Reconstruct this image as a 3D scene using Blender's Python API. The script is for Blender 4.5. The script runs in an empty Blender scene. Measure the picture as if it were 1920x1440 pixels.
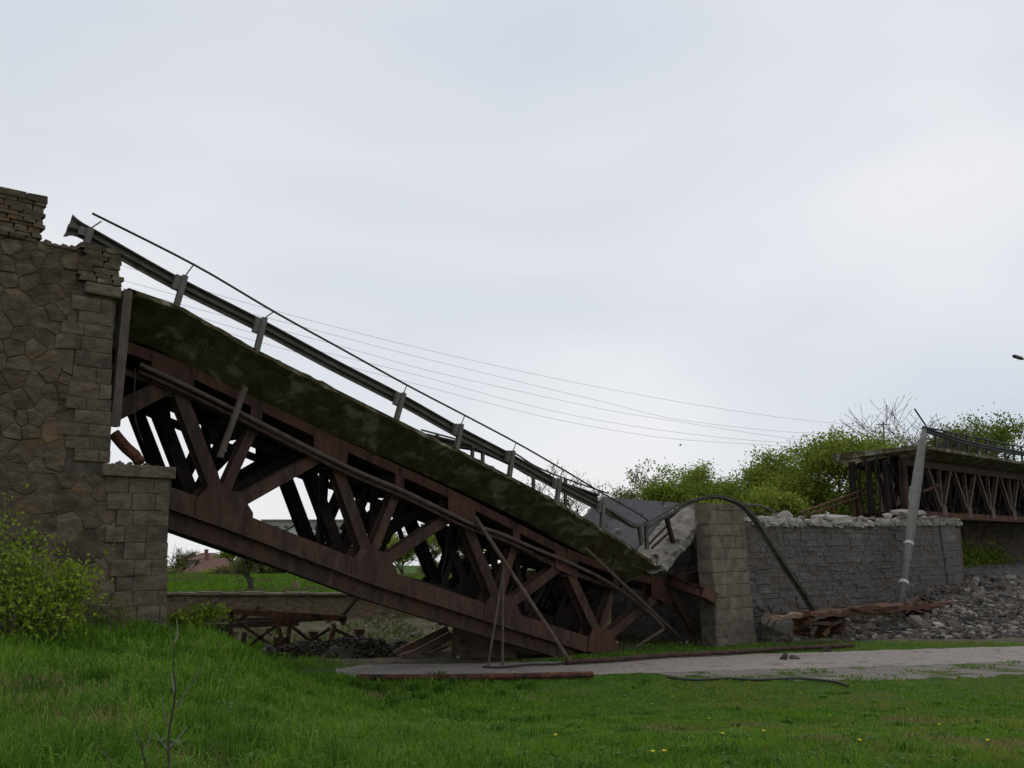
import bpy, bmesh, math, random
import numpy as np
from mathutils import Vector
random.seed(7); RNG = np.random.default_rng(7)
scene = bpy.context.scene
COL = scene.collection

# ------------------------------------------------------------------ camera, sky, sun, exposure
FPX = 1663.0                                   # focal length in photo pixels (1920 wide)
PITCH = math.atan(297 / FPX); EYE = 3.75
cam_d = bpy.data.cameras.new('camera'); cam = bpy.data.objects.new('camera', cam_d); COL.objects.link(cam)
cam.location = (0, 0, EYE); cam.rotation_euler = (math.pi / 2 + PITCH, 0, 0)
cam_d.sensor_width = 36; cam_d.lens = 36 * FPX / 1920; cam_d.clip_end = 6000; cam_d.clip_start = 0.05
scene.camera = cam
scene.view_settings.view_transform = 'Standard'; scene.view_settings.look = 'None'
scene.view_settings.exposure = 0.14; scene.view_settings.gamma = 1; scene.view_settings.use_curve_mapping = False

world = bpy.data.worlds.new('World'); scene.world = world; world.use_nodes = True
wn = world.node_tree; wn.nodes.clear()
SUN_EL, SUN_ROT = math.radians(52), math.radians(25)
def wnode(t, **k):
    n = wn.nodes.new(t)
    for a, b in k.items(): setattr(n, a, b)
    return n
sky = wnode('ShaderNodeTexSky'); sky.sky_type = 'NISHITA'; sky.sun_disc = False
sky.sun_elevation = SUN_EL; sky.sun_rotation = SUN_ROT
tc = wnode('ShaderNodeTexCoord')
mp = wnode('ShaderNodeMapping'); mp.inputs['Scale'].default_value = (1.0, 1.0, 2.2)
mp.inputs['Location'].default_value = (0.35, 0.1, 0.45)
nz = wnode('ShaderNodeTexNoise'); nz.inputs['Scale'].default_value = 1.5; nz.inputs['Detail'].default_value = 3.5
nz.inputs['Roughness'].default_value = 0.45; nz.inputs['Distortion'].default_value = 0.4
rp = wnode('ShaderNodeValToRGB')
rp.color_ramp.elements[0].position = 0.30; rp.color_ramp.elements[0].color = (0.56, 0.61, 0.685, 1)
rp.color_ramp.elements[1].position = 0.66; rp.color_ramp.elements[1].color = (0.775, 0.78, 0.80, 1)
e = rp.color_ramp.elements.new(0.5); e.color = (0.67, 0.695, 0.74, 1)
skm = wnode('ShaderNodeMix', data_type='RGBA'); skm.inputs[0].default_value = 0.94
sks = wnode('ShaderNodeVectorMath', operation='SCALE'); sks.inputs['Scale'].default_value = 0.10
bg = wnode('ShaderNodeBackground'); wo = wnode('ShaderNodeOutputWorld')
L = wn.links.new
L(tc.outputs['Generated'], mp.inputs['Vector']); L(mp.outputs[0], nz.inputs['Vector']); L(nz.outputs['Fac'], rp.inputs[0])
L(sky.outputs[0], sks.inputs[0]); L(sks.outputs[0], skm.inputs[6]); L(rp.outputs[0], skm.inputs[7])
L(skm.outputs[2], bg.inputs['Color']); bg.inputs['Strength'].default_value = 1.0
L(bg.outputs[0], wo.inputs['Surface'])
sun_d = bpy.data.lights.new('sun', 'SUN'); sun_d.energy = 0.6; sun_d.angle = math.radians(40); sun_d.color = (1, 0.97, 0.93)
sun = bpy.data.objects.new('sun', sun_d); COL.objects.link(sun)
sdir = Vector((math.sin(SUN_ROT) * math.cos(SUN_EL), math.cos(SUN_ROT) * math.cos(SUN_EL), math.sin(SUN_EL)))
sun.rotation_euler = sdir.to_track_quat('Z', 'Y').to_euler(); sun.location = (0, 0, 60)

# ------------------------------------------------------------------ coordinates
cR = np.array([1., 0, 0]); cU = np.array([0, -math.sin(PITCH), math.cos(PITCH)]); cF = np.array([0, math.cos(PITCH), math.sin(PITCH)])
def ray(x, y): return cF + cR * (x - 960) / FPX + cU * (720 - y) / FPX
TH = math.atan(1850 / FPX * math.cos(PITCH))           # heading of the bridge axis
AX = np.array([math.sin(TH), math.cos(TH), 0]); BX = np.array([-math.cos(TH), math.sin(TH), 0])
_d = ray(316, 1017); C0 = _d / _d[1] * 20; C0[2] = 0
def W(u, s, z): return C0 + AX * u + BX * s + np.array([0, 0, z])          # along the bridge, away from the viewer, up
def PX(x, y, s):                                                          # photo direction met with the plane s
    d = ray(x, y); t = ((C0 + BX * s) @ BX) / (d @ BX); w = d * t; w[2] += EYE; return w
def UZ(x, y, s=0.3):
    w = PX(x, y, s); return float((w - C0) @ AX), float(w[2])
def GP(x, y, z=0.0):
    d = ray(x, y); w = d * ((z - EYE) / d[2]); w[2] += EYE; return w
def AT(x, y, Y):                                                          # at forward distance Y
    d = ray(x, y); w = d * (Y / d[1]); w[2] += EYE; return w

# ------------------------------------------------------------------ object helpers
BASE = {}
def prop(o, label=None, cat=None, group=None, kind=None):
    if label: o['label'] = label
    if cat: o['category'] = cat
    if group: o['group'] = group
    if kind: o['kind'] = kind
    return o
def thing(name, label, cat, loc, group=None):
    o = bpy.data.objects.new(name, None); COL.objects.link(o); o.empty_display_size = 0.3
    o.location = [float(v) for v in loc]; BASE[o] = np.array(loc, float)
    return prop(o, label, cat, group)
class MB:
    def __init__(self): self.v = []; self.f = []
    def add(self, vs, fs):
        n = len(self.v); self.v += [tuple(map(float, v)) for v in vs]; self.f += [tuple(i + n for i in f) for f in fs]; return self
    def box8(self, c):       # c: 8 corners, bottom ring 0-3 then top ring 4-7
        return self.add(c, [(3, 2, 1, 0), (4, 5, 6, 7), (0, 1, 5, 4), (1, 2, 6, 5), (2, 3, 7, 6), (3, 0, 4, 7)])
    def bx(self, u0, u1, s0, s1, z0, z1):    # box in bridge coordinates
        return self.box8([W(u0, s0, z0), W(u1, s0, z0), W(u1, s1, z0), W(u0, s1, z0), W(u0, s0, z1), W(u1, s0, z1), W(u1, s1, z1), W(u0, s1, z1)])
    def bar(self, p, q, w, t, side=None):    # box bar; w in the plane normal to side, t along side
        p = np.array(p, float); q = np.array(q, float); d = (q - p) / np.linalg.norm(q - p)
        sd = np.array(BX if side is None else side, float); sd = sd - d * (sd @ d); sd /= np.linalg.norm(sd)
        n = np.cross(d, sd) * w / 2; h = sd * t / 2
        return self.box8([p - n - h, p + n - h, p + n + h, p - n + h, q - n - h, q + n - h, q + n + h, q - n + h])
    def hsec(self, p, q, w, t, side=None):   # H section: two plates and a web
        p = np.array(p, float); q = np.array(q, float); d = (q - p) / np.linalg.norm(q - p)
        sd = np.array(BX if side is None else side, float); sd = sd - d * (sd @ d); sd /= np.linalg.norm(sd)
        for k in (-1, 1): self.bar(p + sd * k * (t / 2 - .012), q + sd * k * (t / 2 - .012), w, .024, sd)
        return self.bar(p, q, .03, t - .05, sd)
    def tube(self, pts, r, n=8, cap=True):
        pts = [np.array(p, float) for p in pts]; rs = r if isinstance(r, (list, tuple)) else [r] * len(pts)
        vs = []; fs = []; ref = np.array([0, 0, 1.])
        for i, p in enumerate(pts):
            d = pts[min(i + 1, len(pts) - 1)] - pts[max(i - 1, 0)]; d /= np.linalg.norm(d) + 1e-9
            rr = ref if abs(d @ ref) < .95 else np.array([1., 0, 0])
            a = np.cross(d, rr); a /= np.linalg.norm(a); b = np.cross(d, a)
            for k in range(n):
                an = 2 * math.pi * k / n; vs.append(p + (a * math.cos(an) + b * math.sin(an)) * rs[i])
        for i in range(len(pts) - 1):
            for k in range(n): fs.append((i * n + k, i * n + (k + 1) % n, (i + 1) * n + (k + 1) % n, (i + 1) * n + k))
        if cap: fs.append(tuple(range(n - 1, -1, -1))); fs.append(tuple((len(pts) - 1) * n + k for k in range(n)))
        return self.add(vs, fs)
    def build(self, name, mat, parent=None, smooth=False, origin=None):
        off = np.zeros(3)
        if parent is not None: off = BASE[parent]
        elif origin is not None: off = np.array(origin, float)
        me = bpy.data.meshes.new(name)
        me.from_pydata([tuple(np.array(v) - off) for v in self.v], [], self.f)
        bm = bmesh.new(); bm.from_mesh(me); bmesh.ops.recalc_face_normals(bm, faces=bm.faces); bm.to_mesh(me); bm.free()
        if smooth: me.shade_smooth()
        me.materials.append(mat)
        o = bpy.data.objects.new(name, me); COL.objects.link(o)
        if parent is not None: o.parent = parent
        else: o.location = [float(x) for x in off]
        BASE[o] = off
        return o
def spline(pts, n=8):        # Catmull-Rom through points
    pts = [np.array(p, float) for p in pts]; out = []
    for i in range(len(pts) - 1):
        p0, p1, p2, p3 = pts[max(i - 1, 0)], pts[i], pts[i + 1], pts[min(i + 2, len(pts) - 1)]
        for k in range(n):
            t = k / n; out.append(.5 * (2 * p1 + (p2 - p0) * t + (2 * p0 - 5 * p1 + 4 * p2 - p3) * t * t + (3 * p1 - p0 - 3 * p2 + p3) * t ** 3))
    return out + [pts[-1]]
def big_mesh(name, verts, faces_n, mat, col=None, parent=None):
    """verts (N,3) laid out face after face, faces_n vertices per face"""
    off = BASE[parent] if parent is not None else np.zeros(3)
    v = (verts - off).astype(np.float32); N = len(v); F = N // faces_n
    me = bpy.data.meshes.new(name); me.vertices.add(N); me.vertices.foreach_set('co', v.ravel())
    me.loops.add(N); me.loops.foreach_set('vertex_index', np.arange(N, dtype=np.int32))
    me.polygons.add(F); me.polygons.foreach_set('loop_start', np.arange(0, N, faces_n, dtype=np.int32))
    me.update(calc_edges=True)
    if col is not None:
        at = me.attributes.new('tint', 'FLOAT_COLOR', 'POINT'); c = np.ones((N, 4), np.float32); c[:, :3] = col; at.data.foreach_set('color', c.ravel())
    me.materials.append(mat)
    o = bpy.data.objects.new(name, me); COL.objects.link(o)
    if parent is not None: o.parent = parent
    BASE[o] = off
    return o

# ------------------------------------------------------------------ materials
def ramp_col(nt, fac, stops):
    r = nt.nodes.new('ShaderNodeValToRGB'); el = r.color_ramp.elements
    while len(el) < len(stops): el.new(0.5)
    for e_, (p, c) in zip(el, stops): e_.position = p; e_.color = (*c, 1)
    nt.links.new(fac, r.inputs[0]); return r.outputs[0]
def noise(nt, vec, scale, detail=4, rough=.55, dist=0.0):
    n = nt.nodes.new('ShaderNodeTexNoise'); n.inputs['Scale'].default_value = scale; n.inputs['Detail'].default_value = detail
    n.inputs['Roughness'].default_value = rough; n.inputs['Distortion'].default_value = dist
    nt.links.new(vec, n.inputs['Vector']); return n.outputs['Fac']
def mixc(nt, fac, a, b, mode='MIX'):
    m = nt.nodes.new('ShaderNodeMix'); m.data_type = 'RGBA'; m.blend_type = mode
    for i, x in ((0, fac), (6, a), (7, b)):
        if hasattr(x, 'is_output') or hasattr(x, 'links'): nt.links.new(x, m.inputs[i])
        else: m.inputs[i].default_value = x if i == 0 else (*x, 1)
    return m.outputs[2]
def mat(name, base, mid=None, hi=None, scale=3.0, spots=None, spot_scale=1.0, spot_thr=.55, rough=.9, bump=.3, bump_scale=25, rand=0.0, spec=.25, stretch=(1, 1, 1), metal=0, per_obj=True):
    m = bpy.data.materials.new(name); m.use_nodes = True; nt = m.node_tree; b = nt.nodes['Principled BSDF']
    t = nt.nodes.new('ShaderNodeNewGeometry'); mpn = nt.nodes.new('ShaderNodeMapping'); mpn.inputs['Scale'].default_value = stretch
    nt.links.new(t.outputs['Position'], mpn.inputs['Vector']); vec = mpn.outputs[0]
    mid = mid or base; hi = hi or mid
    f = noise(nt, vec, scale, 7, .62, .3)
    c = ramp_col(nt, f, [(.3, base), (.5, mid), (.7, hi)])
    if spots:
        f2 = noise(nt, vec, spot_scale, 6, .6, .6)
        mk = ramp_col(nt, f2, [(spot_thr, (0, 0, 0)), (spot_thr + .12, (1, 1, 1))])
        c = mixc(nt, mk, c, spots)
    if rand > 0:
        oi = nt.nodes.new('ShaderNodeObjectInfo')
        k = ramp_col(nt, oi.outputs['Random'], [(0, (1 - rand, 1 - rand, 1 - rand)), (.35, (1 + rand * .15, 1, 1 - rand * .2)), (.7, (1, 1 - rand * .1, 1 - rand * .3)), (1, (1 + rand * .8, 1 + rand * .7, 1 + rand * .6))])
        c = mixc(nt, 1.0, c, k, 'MULTIPLY')
    nt.links.new(c, b.inputs['Base Color'])
    rr = ramp_col(nt, f, [(.3, (rough - .08,) * 3), (.7, (min(1, rough + .08),) * 3)]); nt.links.new(rr, b.inputs['Roughness'])
    b.inputs['Specular IOR Level'].default_value = spec; b.inputs['Metallic'].default_value = metal
    if bump:
        bp = nt.nodes.new('ShaderNodeBump'); bp.inputs['Strength'].default_value = bump; bp.inputs['Distance'].default_value = .04
        nt.links.new(noise(nt, vec, bump_scale, 8, .65), bp.inputs['Height']); nt.links.new(bp.outputs[0], b.inputs['Normal'])
    return m
def leaf_mat(name, tint_mul=(1, 1, 1), trans=.35):
    m = bpy.data.materials.new(name); m.use_nodes = True; nt = m.node_tree; b = nt.nodes['Principled BSDF']
    a = nt.nodes.new('ShaderNodeAttribute'); a.attribute_name = 'tint'
    c = mixc(nt, 1.0, a.outputs['Color'], tint_mul, 'MULTIPLY')
    nt.links.new(c, b.inputs['Base Color']); b.inputs['Roughness'].default_value = .75; b.inputs['Specular IOR Level'].default_value = .2
    tr = nt.nodes.new('ShaderNodeBsdfTranslucent'); nt.links.new(c, tr.inputs['Color'])
    mx = nt.nodes.new('ShaderNodeMixShader'); mx.inputs[0].default_value = trans
    nt.links.new(b.outputs[0], mx.inputs[1]); nt.links.new(tr.outputs[0], mx.inputs[2])
    nt.links.new(mx.outputs[0], nt.nodes['Material Output'].inputs['Surface'])
    return m
M = {}
M['rubble'] = mat('rubble_masonry', (.048, .037, .026), (.102, .08, .056), (.17, .138, .098), 3.0, spots=(.16, .098, .05), spot_scale=1.0, spot_thr=.58, rand=.34, bump=1.0, bump_scale=7, stretch=(1, 1, 1.9))
M['quoin'] = mat('dressed_stone', (.06, .049, .037), (.118, .096, .072), (.18, .15, .115), 3.2, spots=(.17, .115, .078), spot_scale=.9, spot_thr=.6, rand=.24, bump=.9, bump_scale=9, stretch=(1, 1, 1.7))
M['mortar'] = mat('mortar', (.05, .041, .032), (.09, .075, .058), (.135, .115, .09), 3.4, bump=.9, bump_scale=12)
M['island'] = mat('pier_masonry', (.06, .053, .05), (.105, .094, .088), (.17, .155, .145), 4.5, spots=(.19, .18, .165), spot_scale=.35, spot_thr=.6, rand=.14, bump=1.0, bump_scale=7, stretch=(1, 1, 2.4))
M['pilaster'] = mat('pier_blocks', (.09, .077, .06), (.15, .13, .102), (.21, .183, .15), 3.2, rand=.18, bump=.5, bump_scale=18)
M['steel'] = mat('rusted_steel', (.026, .017, .0145), (.055, .033, .026), (.095, .058, .045), 2.6, spots=(.082, .042, .029), spot_scale=.9, spot_thr=.52, stretch=(1.8, 1.8, .6), rough=.85, bump=.25, bump_scale=40, rand=.15)
M['steel_red'] = mat('red_oxide_steel', (.05, .026, .02), (.085, .04, .03), (.125, .058, .042), 2.5, spots=(.04, .025, .02), spot_scale=1.1, spot_thr=.52, stretch=(1.8, 1.8, .6), rough=.8, bump=.25, bump_scale=40, rand=.12)
M['steel_dark'] = mat('dark_shade_steel', (.016, .012, .0105), (.026, .019, .016), (.042, .03, .024), 2, rough=.9, bump=.2, bump_scale=40)  # dark steel; its tone stands in for shade on inner trusses and framing
M['rust'] = mat('orange_rust', (.045, .022, .015), (.1, .045, .026), (.19, .085, .042), 6, spots=(.035, .022, .018), spot_scale=2.4, spot_thr=.5, bump=.6)
M['concrete_moss'] = mat('mossy_concrete', (.04, .033, .015), (.078, .066, .03), (.14, .122, .066), 2.2, spots=(.25, .235, .17), spot_scale=1.0, spot_thr=.53, stretch=(1.3, 1.3, .8), bump=.5, bump_scale=12)
M['concrete'] = mat('broken_concrete', (.2, .185, .165), (.29, .27, .245), (.37, .35, .32), 3, rand=.2, bump=.6, bump_scale=14)
M['concrete_dirty'] = mat('dirty_concrete', (.1, .09, .076), (.18, .163, .142), (.27, .247, .22), 3, spots=(.08, .085, .04), spot_scale=.8, spot_thr=.58, bump=.5)
M['asphalt'] = mat('asphalt', (.05, .05, .053), (.075, .075, .078), (.1, .1, .102), 4, spots=(.14, .135, .125), spot_scale=1.3, spot_thr=.64, bump=.4, bump_scale=60)
M['galv'] = mat('weathered_galvanised', (.06, .055, .047), (.095, .087, .075), (.14, .13, .115), 3, spots=(.06, .045, .03), spot_scale=1.4, spot_thr=.56, rough=.65, bump=.08, rand=.1, metal=.3)
M['galv_pale'] = mat('pale_galvanised', (.085, .078, .068), (.12, .112, .1), (.16, .15, .135), 3, rough=.6, bump=.06, metal=.2)
M['rail'] = mat('dark_painted_pipe', (.02, .022, .022), (.035, .036, .034), (.05, .048, .044), 4, rough=.6, bump=.05)
M['pole'] = mat('weathered_pole', (.085, .079, .07), (.13, .122, .11), (.175, .165, .15), 2.5, stretch=(4, 4, .6), bump=.2)
M['band'] = mat('white_band', (.3, .29, .27), (.4, .39, .37), (.5, .49, .46), 5, bump=.1)
M['pipe_brown'] = mat('brown_pipe', (.07, .052, .044), (.115, .085, .07), (.16, .12, .1), 4, bump=.15)
M['soil'] = mat('dark_soil', (.022, .018, .013), (.038, .031, .022), (.06, .05, .036), 4, bump=.8, bump_scale=8)
M['rock'] = mat('rubble_lumps', (.065, .057, .049), (.115, .103, .091), (.18, .164, .148), 3, rand=.4, bump=.8, bump_scale=9)
M['rock_dark'] = mat('dark_lumps', (.035, .032, .03), (.055, .05, .046), (.085, .078, .07), 3, rand=.3, bump=.8, bump_scale=9)
M['wood'] = mat('weathered_timber', (.13, .085, .06), (.2, .135, .1), (.28, .2, .15), 3, stretch=(1, 1, 6), bump=.4)
M['bark'] = mat('bark', (.035, .028, .02), (.06, .05, .038), (.09, .075, .06), 9, bump=.7, bump_scale=18)
M['twig'] = mat('grey_twig', (.07, .06, .05), (.11, .095, .08), (.15, .135, .115), 9, bump=.3)
M['leaf'] = leaf_mat('leaves'); M['grass'] = leaf_mat('grass_blades', trans=.3)
M['path'] = mat('worn_concrete_path', (.16, .138, .122), (.25, .22, .198), (.33, .29, .26), 7, spots=(.15, .125, .103), spot_scale=1.4, spot_thr=.55, bump=.7, bump_scale=30)
M['gravel'] = mat('gravel', (.1, .088, .074), (.17, .15, .13), (.26, .235, .205), 12, spots=(.06, .075, .022), spot_scale=.7, spot_thr=.5, bump=.8, bump_scale=35)
M['roof'] = mat('clay_roof', (.1, .055, .048), (.15, .08, .068), (.2, .11, .09), 3)
M['plaster'] = mat('pale_plaster', (.42, .41, .38), (.5, .49, .46), (.57, .56, .53), 1)
M['panel'] = mat('grey_panel', (.2, .195, .18), (.25, .24, .225), (.29, .28, .26), 1, bump=.1)
M['glass'] = mat('dark_glass', (.02, .024, .03), (.03, .034, .04), (.04, .045, .05), 2, rough=.25, bump=0, spec=.5)
M['wire'] = mat('wire', (.2, .2, .22), bump=0)
M['lamp'] = mat('lamp_housing', (.015, .017, .022), (.02, .023, .03), (.03, .034, .042), 3, rough=.5, bump=0)

# ground material: grass green with bare and dry patches
def ground_mat():
    m = bpy.data.materials.new('grassy_ground'); m.use_nodes = True; nt = m.node_tree; b = nt.nodes['Principled BSDF']
    g = nt.nodes.new('ShaderNodeNewGeometry'); vec = g.outputs['Position']
    c = ramp_col(nt, noise(nt, vec, 1.1, 8, .65), [(.3, (.022, .055, .008)), (.5, (.04, .09, .013)), (.7, (.075, .12, .024))])
    sp = ramp_col(nt, noise(nt, vec, .35, 6, .6, .5), [(.56, (0, 0, 0)), (.7, (1, 1, 1))])
    c = mixc(nt, sp, c, (.1, .095, .04))
    a = nt.nodes.new('ShaderNodeAttribute'); a.attribute_name = 'bare'
    d = ramp_col(nt, noise(nt, vec, 2.0, 8, .65), [(.3, (.05, .042, .03)), (.5, (.1, .088, .06)), (.7, (.15, .13, .09))])
    c = mixc(nt, a.outputs['Fac'], c, d)
    nt.links.new(c, b.inputs['Base Color']); b.inputs['Roughness'].default_value = 1; b.inputs['Specular IOR Level'].default_value = .1
    bp = nt.nodes.new('ShaderNodeBump'); bp.inputs['Strength'].default_value = .6; bp.inputs['Distance'].default_value = .1
    nt.links.new(noise(nt, vec, 9, 8, .7), bp.inputs['Height']); nt.links.new(bp.outputs[0], b.inputs['Normal'])
    return m
M['ground'] = ground_mat()

# ------------------------------------------------------------------ terrain
def ss(a, b, x):
    t = np.clip((np.asarray(x, float) - a) / (b - a), 0, 1); return t * t * (3 - 2 * t)
def wob(x, y, k): return np.sin(x * 1.3 * k + 1.7) * np.cos(y * 1.1 * k + .4) + .5 * np.sin(x * 2.9 * k - y * 2.3 * k)
def hgt(X, Y):
    X = np.asarray(X, float); Y = np.asarray(Y, float)
    t = ss(-7.1, -2.0, X)
    y0 = 19 + (4.5 - 19) * t; y1 = 27 + (24 - 27) * t
    f = np.clip((Y - y0) / (y1 - y0), 0, 1); f = f * f * (3 - 2 * f)
    h = (2.1 - .32 * ss(8, 17, Y)) * (1 - f)
    h = h + .3 * ss(-5.8, -9, X) * ss(7, 13, Y) * (1 - ss(19, 23, Y))
    bed = ss(34, 41, Y) * (1 - .8 * ss(43, 49.6, Y)) * (1 - ss(8, 13, X - .35 * (Y - 40)))          # stream bed behind
    h = h - 1.2 * bed
    lf = 1 - ss(13, 16, X)
    h = h + (.92 - h) * (lf * ss(49.95, 50.05, Y) + (1 - lf) * ss(40, 56, Y))
    h = h - 5.0 * ss(78, 140, Y) * ss(30, 10, X) - .0235 * np.maximum(0, Y - 150)
    h = h + .03 * wob(X, Y, .9) * (1 - ss(22, 25, Y) * (1 - ss(34.5, 36, Y))) + .06 * wob(X, Y, .23) * ss(34, 40, Y)
    return h
def axis(a):
    return np.array(sorted(set(np.round(a, 4))))
gx = axis(np.concatenate([np.arange(-14, 30, .4), np.arange(-60, -14, 2), np.arange(30, 80, 2), np.linspace(-1500, -60, 40), np.linspace(80, 1500, 40)]))
gy = axis(np.concatenate([np.arange(-6, 56, .4), [49.9, 50.1], np.arange(56, 150, 2.5), np.linspace(150, 2500, 50), np.linspace(-300, -6, 12)]))
GX, GY = np.meshgrid(gx, gy); GZ = hgt(GX, GY)
me = bpy.data.meshes.new('ground'); nv = GX.size; nxx, nyy = len(gx), len(gy)
me.vertices.add(nv); me.vertices.foreach_set('co', np.stack([GX, GY, GZ], -1).astype(np.float32).ravel())
ii, jj = np.meshgrid(np.arange(nxx - 1), np.arange(nyy - 1)); q0 = (jj * nxx + ii).ravel()
lo = np.stack([q0, q0 + 1, q0 + 1 + nxx, q0 + nxx], -1).astype(np.int32)
me.loops.add(lo.size); me.loops.foreach_set('vertex_index', lo.ravel()); me.polygons.add(len(lo)); me.polygons.foreach_set('loop_start', np.arange(0, lo.size, 4, dtype=np.int32))
me.update(calc_edges=True); me.shade_smooth(); me.materials.append(M['ground'])
def bare_f(X, Y):
    X = np.asarray(X, float); Y = np.asarray(Y, float)
    b = ss(34, 36, Y) * (1 - ss(49.9, 50.3, Y)) * .95
    uu = (X - C0[0]) * AX[0] + (Y - C0[1]) * AX[1]; sv = (X - C0[0]) * BX[0] + (Y - C0[1]) * BX[1]
    b = np.maximum(b, ss(8.5, 9.5, X) * ss(35.7, 36.5, Y - .13 * (X - 10)) * (Y < 52))
    b = np.maximum(b, ss(6, 9, uu) * ss(1.0, 2.6, sv) * (sv < 9) * (uu < 30))
    return b
at = me.attributes.new('bare', 'FLOAT', 'POINT'); at.data.foreach_set('value', bare_f(GX, GY).astype(np.float32).ravel())
g = bpy.data.objects.new('ground', me); COL.objects.link(g); g['kind'] = 'structure'

# path (traced on the level ground)
far_e = [GP(*p) for p in [(628, 1255), (700, 1247), (860, 1245), (1000, 1242), (1200, 1235), (1440, 1226), (1680, 1219), (1920, 1212), (2100, 1208), (2400, 1203)]]
near_e = [GP(*p) for p in [(632, 1264), (700, 1274), (860, 1275), (1000, 1272), (1200, 1263), (1440, 1256), (1680, 1249), (1920, 1241), (2100, 1237), (2400, 1231)]]
far_s = spline(far_e, 12); near_s = spline(near_e, 12)
def ribbon(a, b, z, seg, name, mt, jit=0):
    mb = MB(); vs = []
    for i, (p, q) in enumerate(zip(a, b)):
        for k in range(seg + 1):
            w = p + (q - p) * k / seg
            if k in (0, seg): w = w + np.array([0, random.uniform(-jit, jit), 0])
            vs.append((w[0], w[1], max(float(hgt(w[0], w[1])), 0) * .0 + float(hgt(w[0], w[1])) + z))
    fs = [(i * (seg + 1) + k, i * (seg + 1) + k + 1, (i + 1) * (seg + 1) + k + 1, (i + 1) * (seg + 1) + k) for i in range(len(a) - 1) for k in range(seg)]
    mb.add(vs, fs); o = mb.build(name, mt); o['kind'] = 'structure'; return o
ribbon(far_s, near_s, .014, 6, 'path', M['path'], .12)
gn = spline([GP(*p) for p in [(1230, 1258), (1440, 1252), (1680, 1246), (1920, 1238), (2100, 1234), (2400, 1228)]], 14)
gf = spline([GP(*p) for p in [(1230, 1266), (1440, 1274), (1680, 1276), (1920, 1266), (2100, 1262), (2400, 1256)]], 14)
ribbon(gn, gf, .008, 6, 'gravel_verge', M['gravel'], .35)

# ------------------------------------------------------------------ stones
def clip_poly(poly, nx, nz, c):      # keep nx*u+nz*z<=c
    out = []
    for i in range(len(poly)):
        a, b = poly[i], poly[(i + 1) % len(poly)]
        da = nx * a[0] + nz * a[1] - c; db = nx * b[0] + nz * b[1] - c
        if da <= 0: out.append(a)
        if (da < 0 < db) or (db < 0 < da):
            t = da / (da - db); out.append((a[0] + (b[0] - a[0]) * t, a[1] + (b[1] - a[1]) * t))
    return out
def area(p): return .5 * sum(p[i][0] * p[(i + 1) % len(p)][1] - p[(i + 1) % len(p)][0] * p[i][1] for i in range(len(p)))
def shrink(poly, d):
    n = len(poly); c = np.mean(np.array(poly), 0); out = poly
    res = list(poly)
    for i in range(n):
        a = np.array(poly[i]); b = np.array(poly[(i + 1) % n]); e_ = b - a; l = np.linalg.norm(e_)
        if l < 1e-6: continue
        nn = np.array([e_[1], -e_[0]]) / l
        res = clip_poly(res, nn[0], nn[1], nn @ a - d)
        if len(res) < 3: return None
    return res
def stone_mesh(mb, poly, s0, proud, rnd, gap=.003, bev=.03):
    p = shrink(poly, gap)
    if not p or area(p) < .004: return False
    q = shrink(p, bev)
    if not q or len(q) < 3: return False
    n = len(p); cu, cz = np.mean(np.array(p), 0)
    back = [W(a, s0 + .06, b) for a, b in p]; rim = [W(a, s0 - proud * .35, b) for a, b in p]
    top = [W(cu + (a - cu) * .999, s0 - proud * rnd.uniform(.8, 1.25), cz + (b - cz)) for a, b in [(cu + (a - cu) * (1 - bev / max(.05, math.hypot(a - cu, b - cz))), cz + (b - cz) * (1 - bev / max(.05, math.hypot(a - cu, b - cz)))) for a, b in p]]
    vs = back + rim + top + [W(cu, s0 - proud * rnd.uniform(1.0, 1.4), cz)]
    fs = []
    for i in range(n):
        j = (i + 1) % n; fs += [(i, j, n + j, n + i), (n + i, n + j, 2 * n + j, 2 * n + i), (2 * n + i, 2 * n + j, 3 * n)]
    mb.add(vs, fs); return True
def voronoi(region, du, dz, jit, rnd, keep=None):
    us = [p[0] for p in region]; zs = [p[1] for p in region]; seeds = []
    r = 0; z = min(zs) - dz
    while z < max(zs) + dz:
        u = min(us) - du + (du / 2 if r % 2 else 0)
        while u < max(us) + du:
            seeds.append((u + rnd.uniform(-jit, jit) * du, z + rnd.uniform(-jit, jit) * dz)); u += du
        z += dz; r += 1
    sa = np.array(seeds); cells = []
    for i, (u, z) in enumerate(seeds):
        poly = list(region); dd = np.hypot(sa[:, 0] - u, sa[:, 1] - z)
        for j in np.argsort(dd)[1:24]:
            v = sa[j]; nx, nz = v[0] - u, v[1] - z; c = (v[0] ** 2 + v[1] ** 2 - u * u - z * z) / 2
            poly = clip_poly(poly, nx, nz, c)
            if len(poly) < 3: break
        if len(poly) >= 3 and area(poly) > .008: cells.append(poly)
    return cells
def lerp_edge(pts):     # pts [(u,z)...] -> u(z)
    zs = [p[1] for p in pts]; us = [p[0] for p in pts]; o = np.argsort(zs)
    return lambda z: float(np.interp(z, np.array(zs)[o], np.array(us)[o]))

# ------------------------------------------------------------------ left abutment
rnd = random.Random(11)
ab = thing('stone_abutment', 'tall rubble stone abutment with cut corner blocks and a ledge, beside the leafy bush', 'abutment', W(-4, 3, 1.2))
low_e = lerp_edge([UZ(312, 1165, 0), UZ(316, 890, 0)]); up_e = lerp_edge([UZ(207, 850, 0), UZ(211, 550, 0)])
SEAT = UZ(250, 872, 0)[1]; SEATB = SEAT - .27
ZT = UZ(110, 458, 0)[1]
mb = MB()
mb.bx(-16, low_e(3) - .04, .03, 6.6, .2, SEATB); mb.bx(-16, up_e(7) - .04, .032, 6.598, SEATB, ZT - .05); mb.build('core', M['mortar'], ab)
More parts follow.
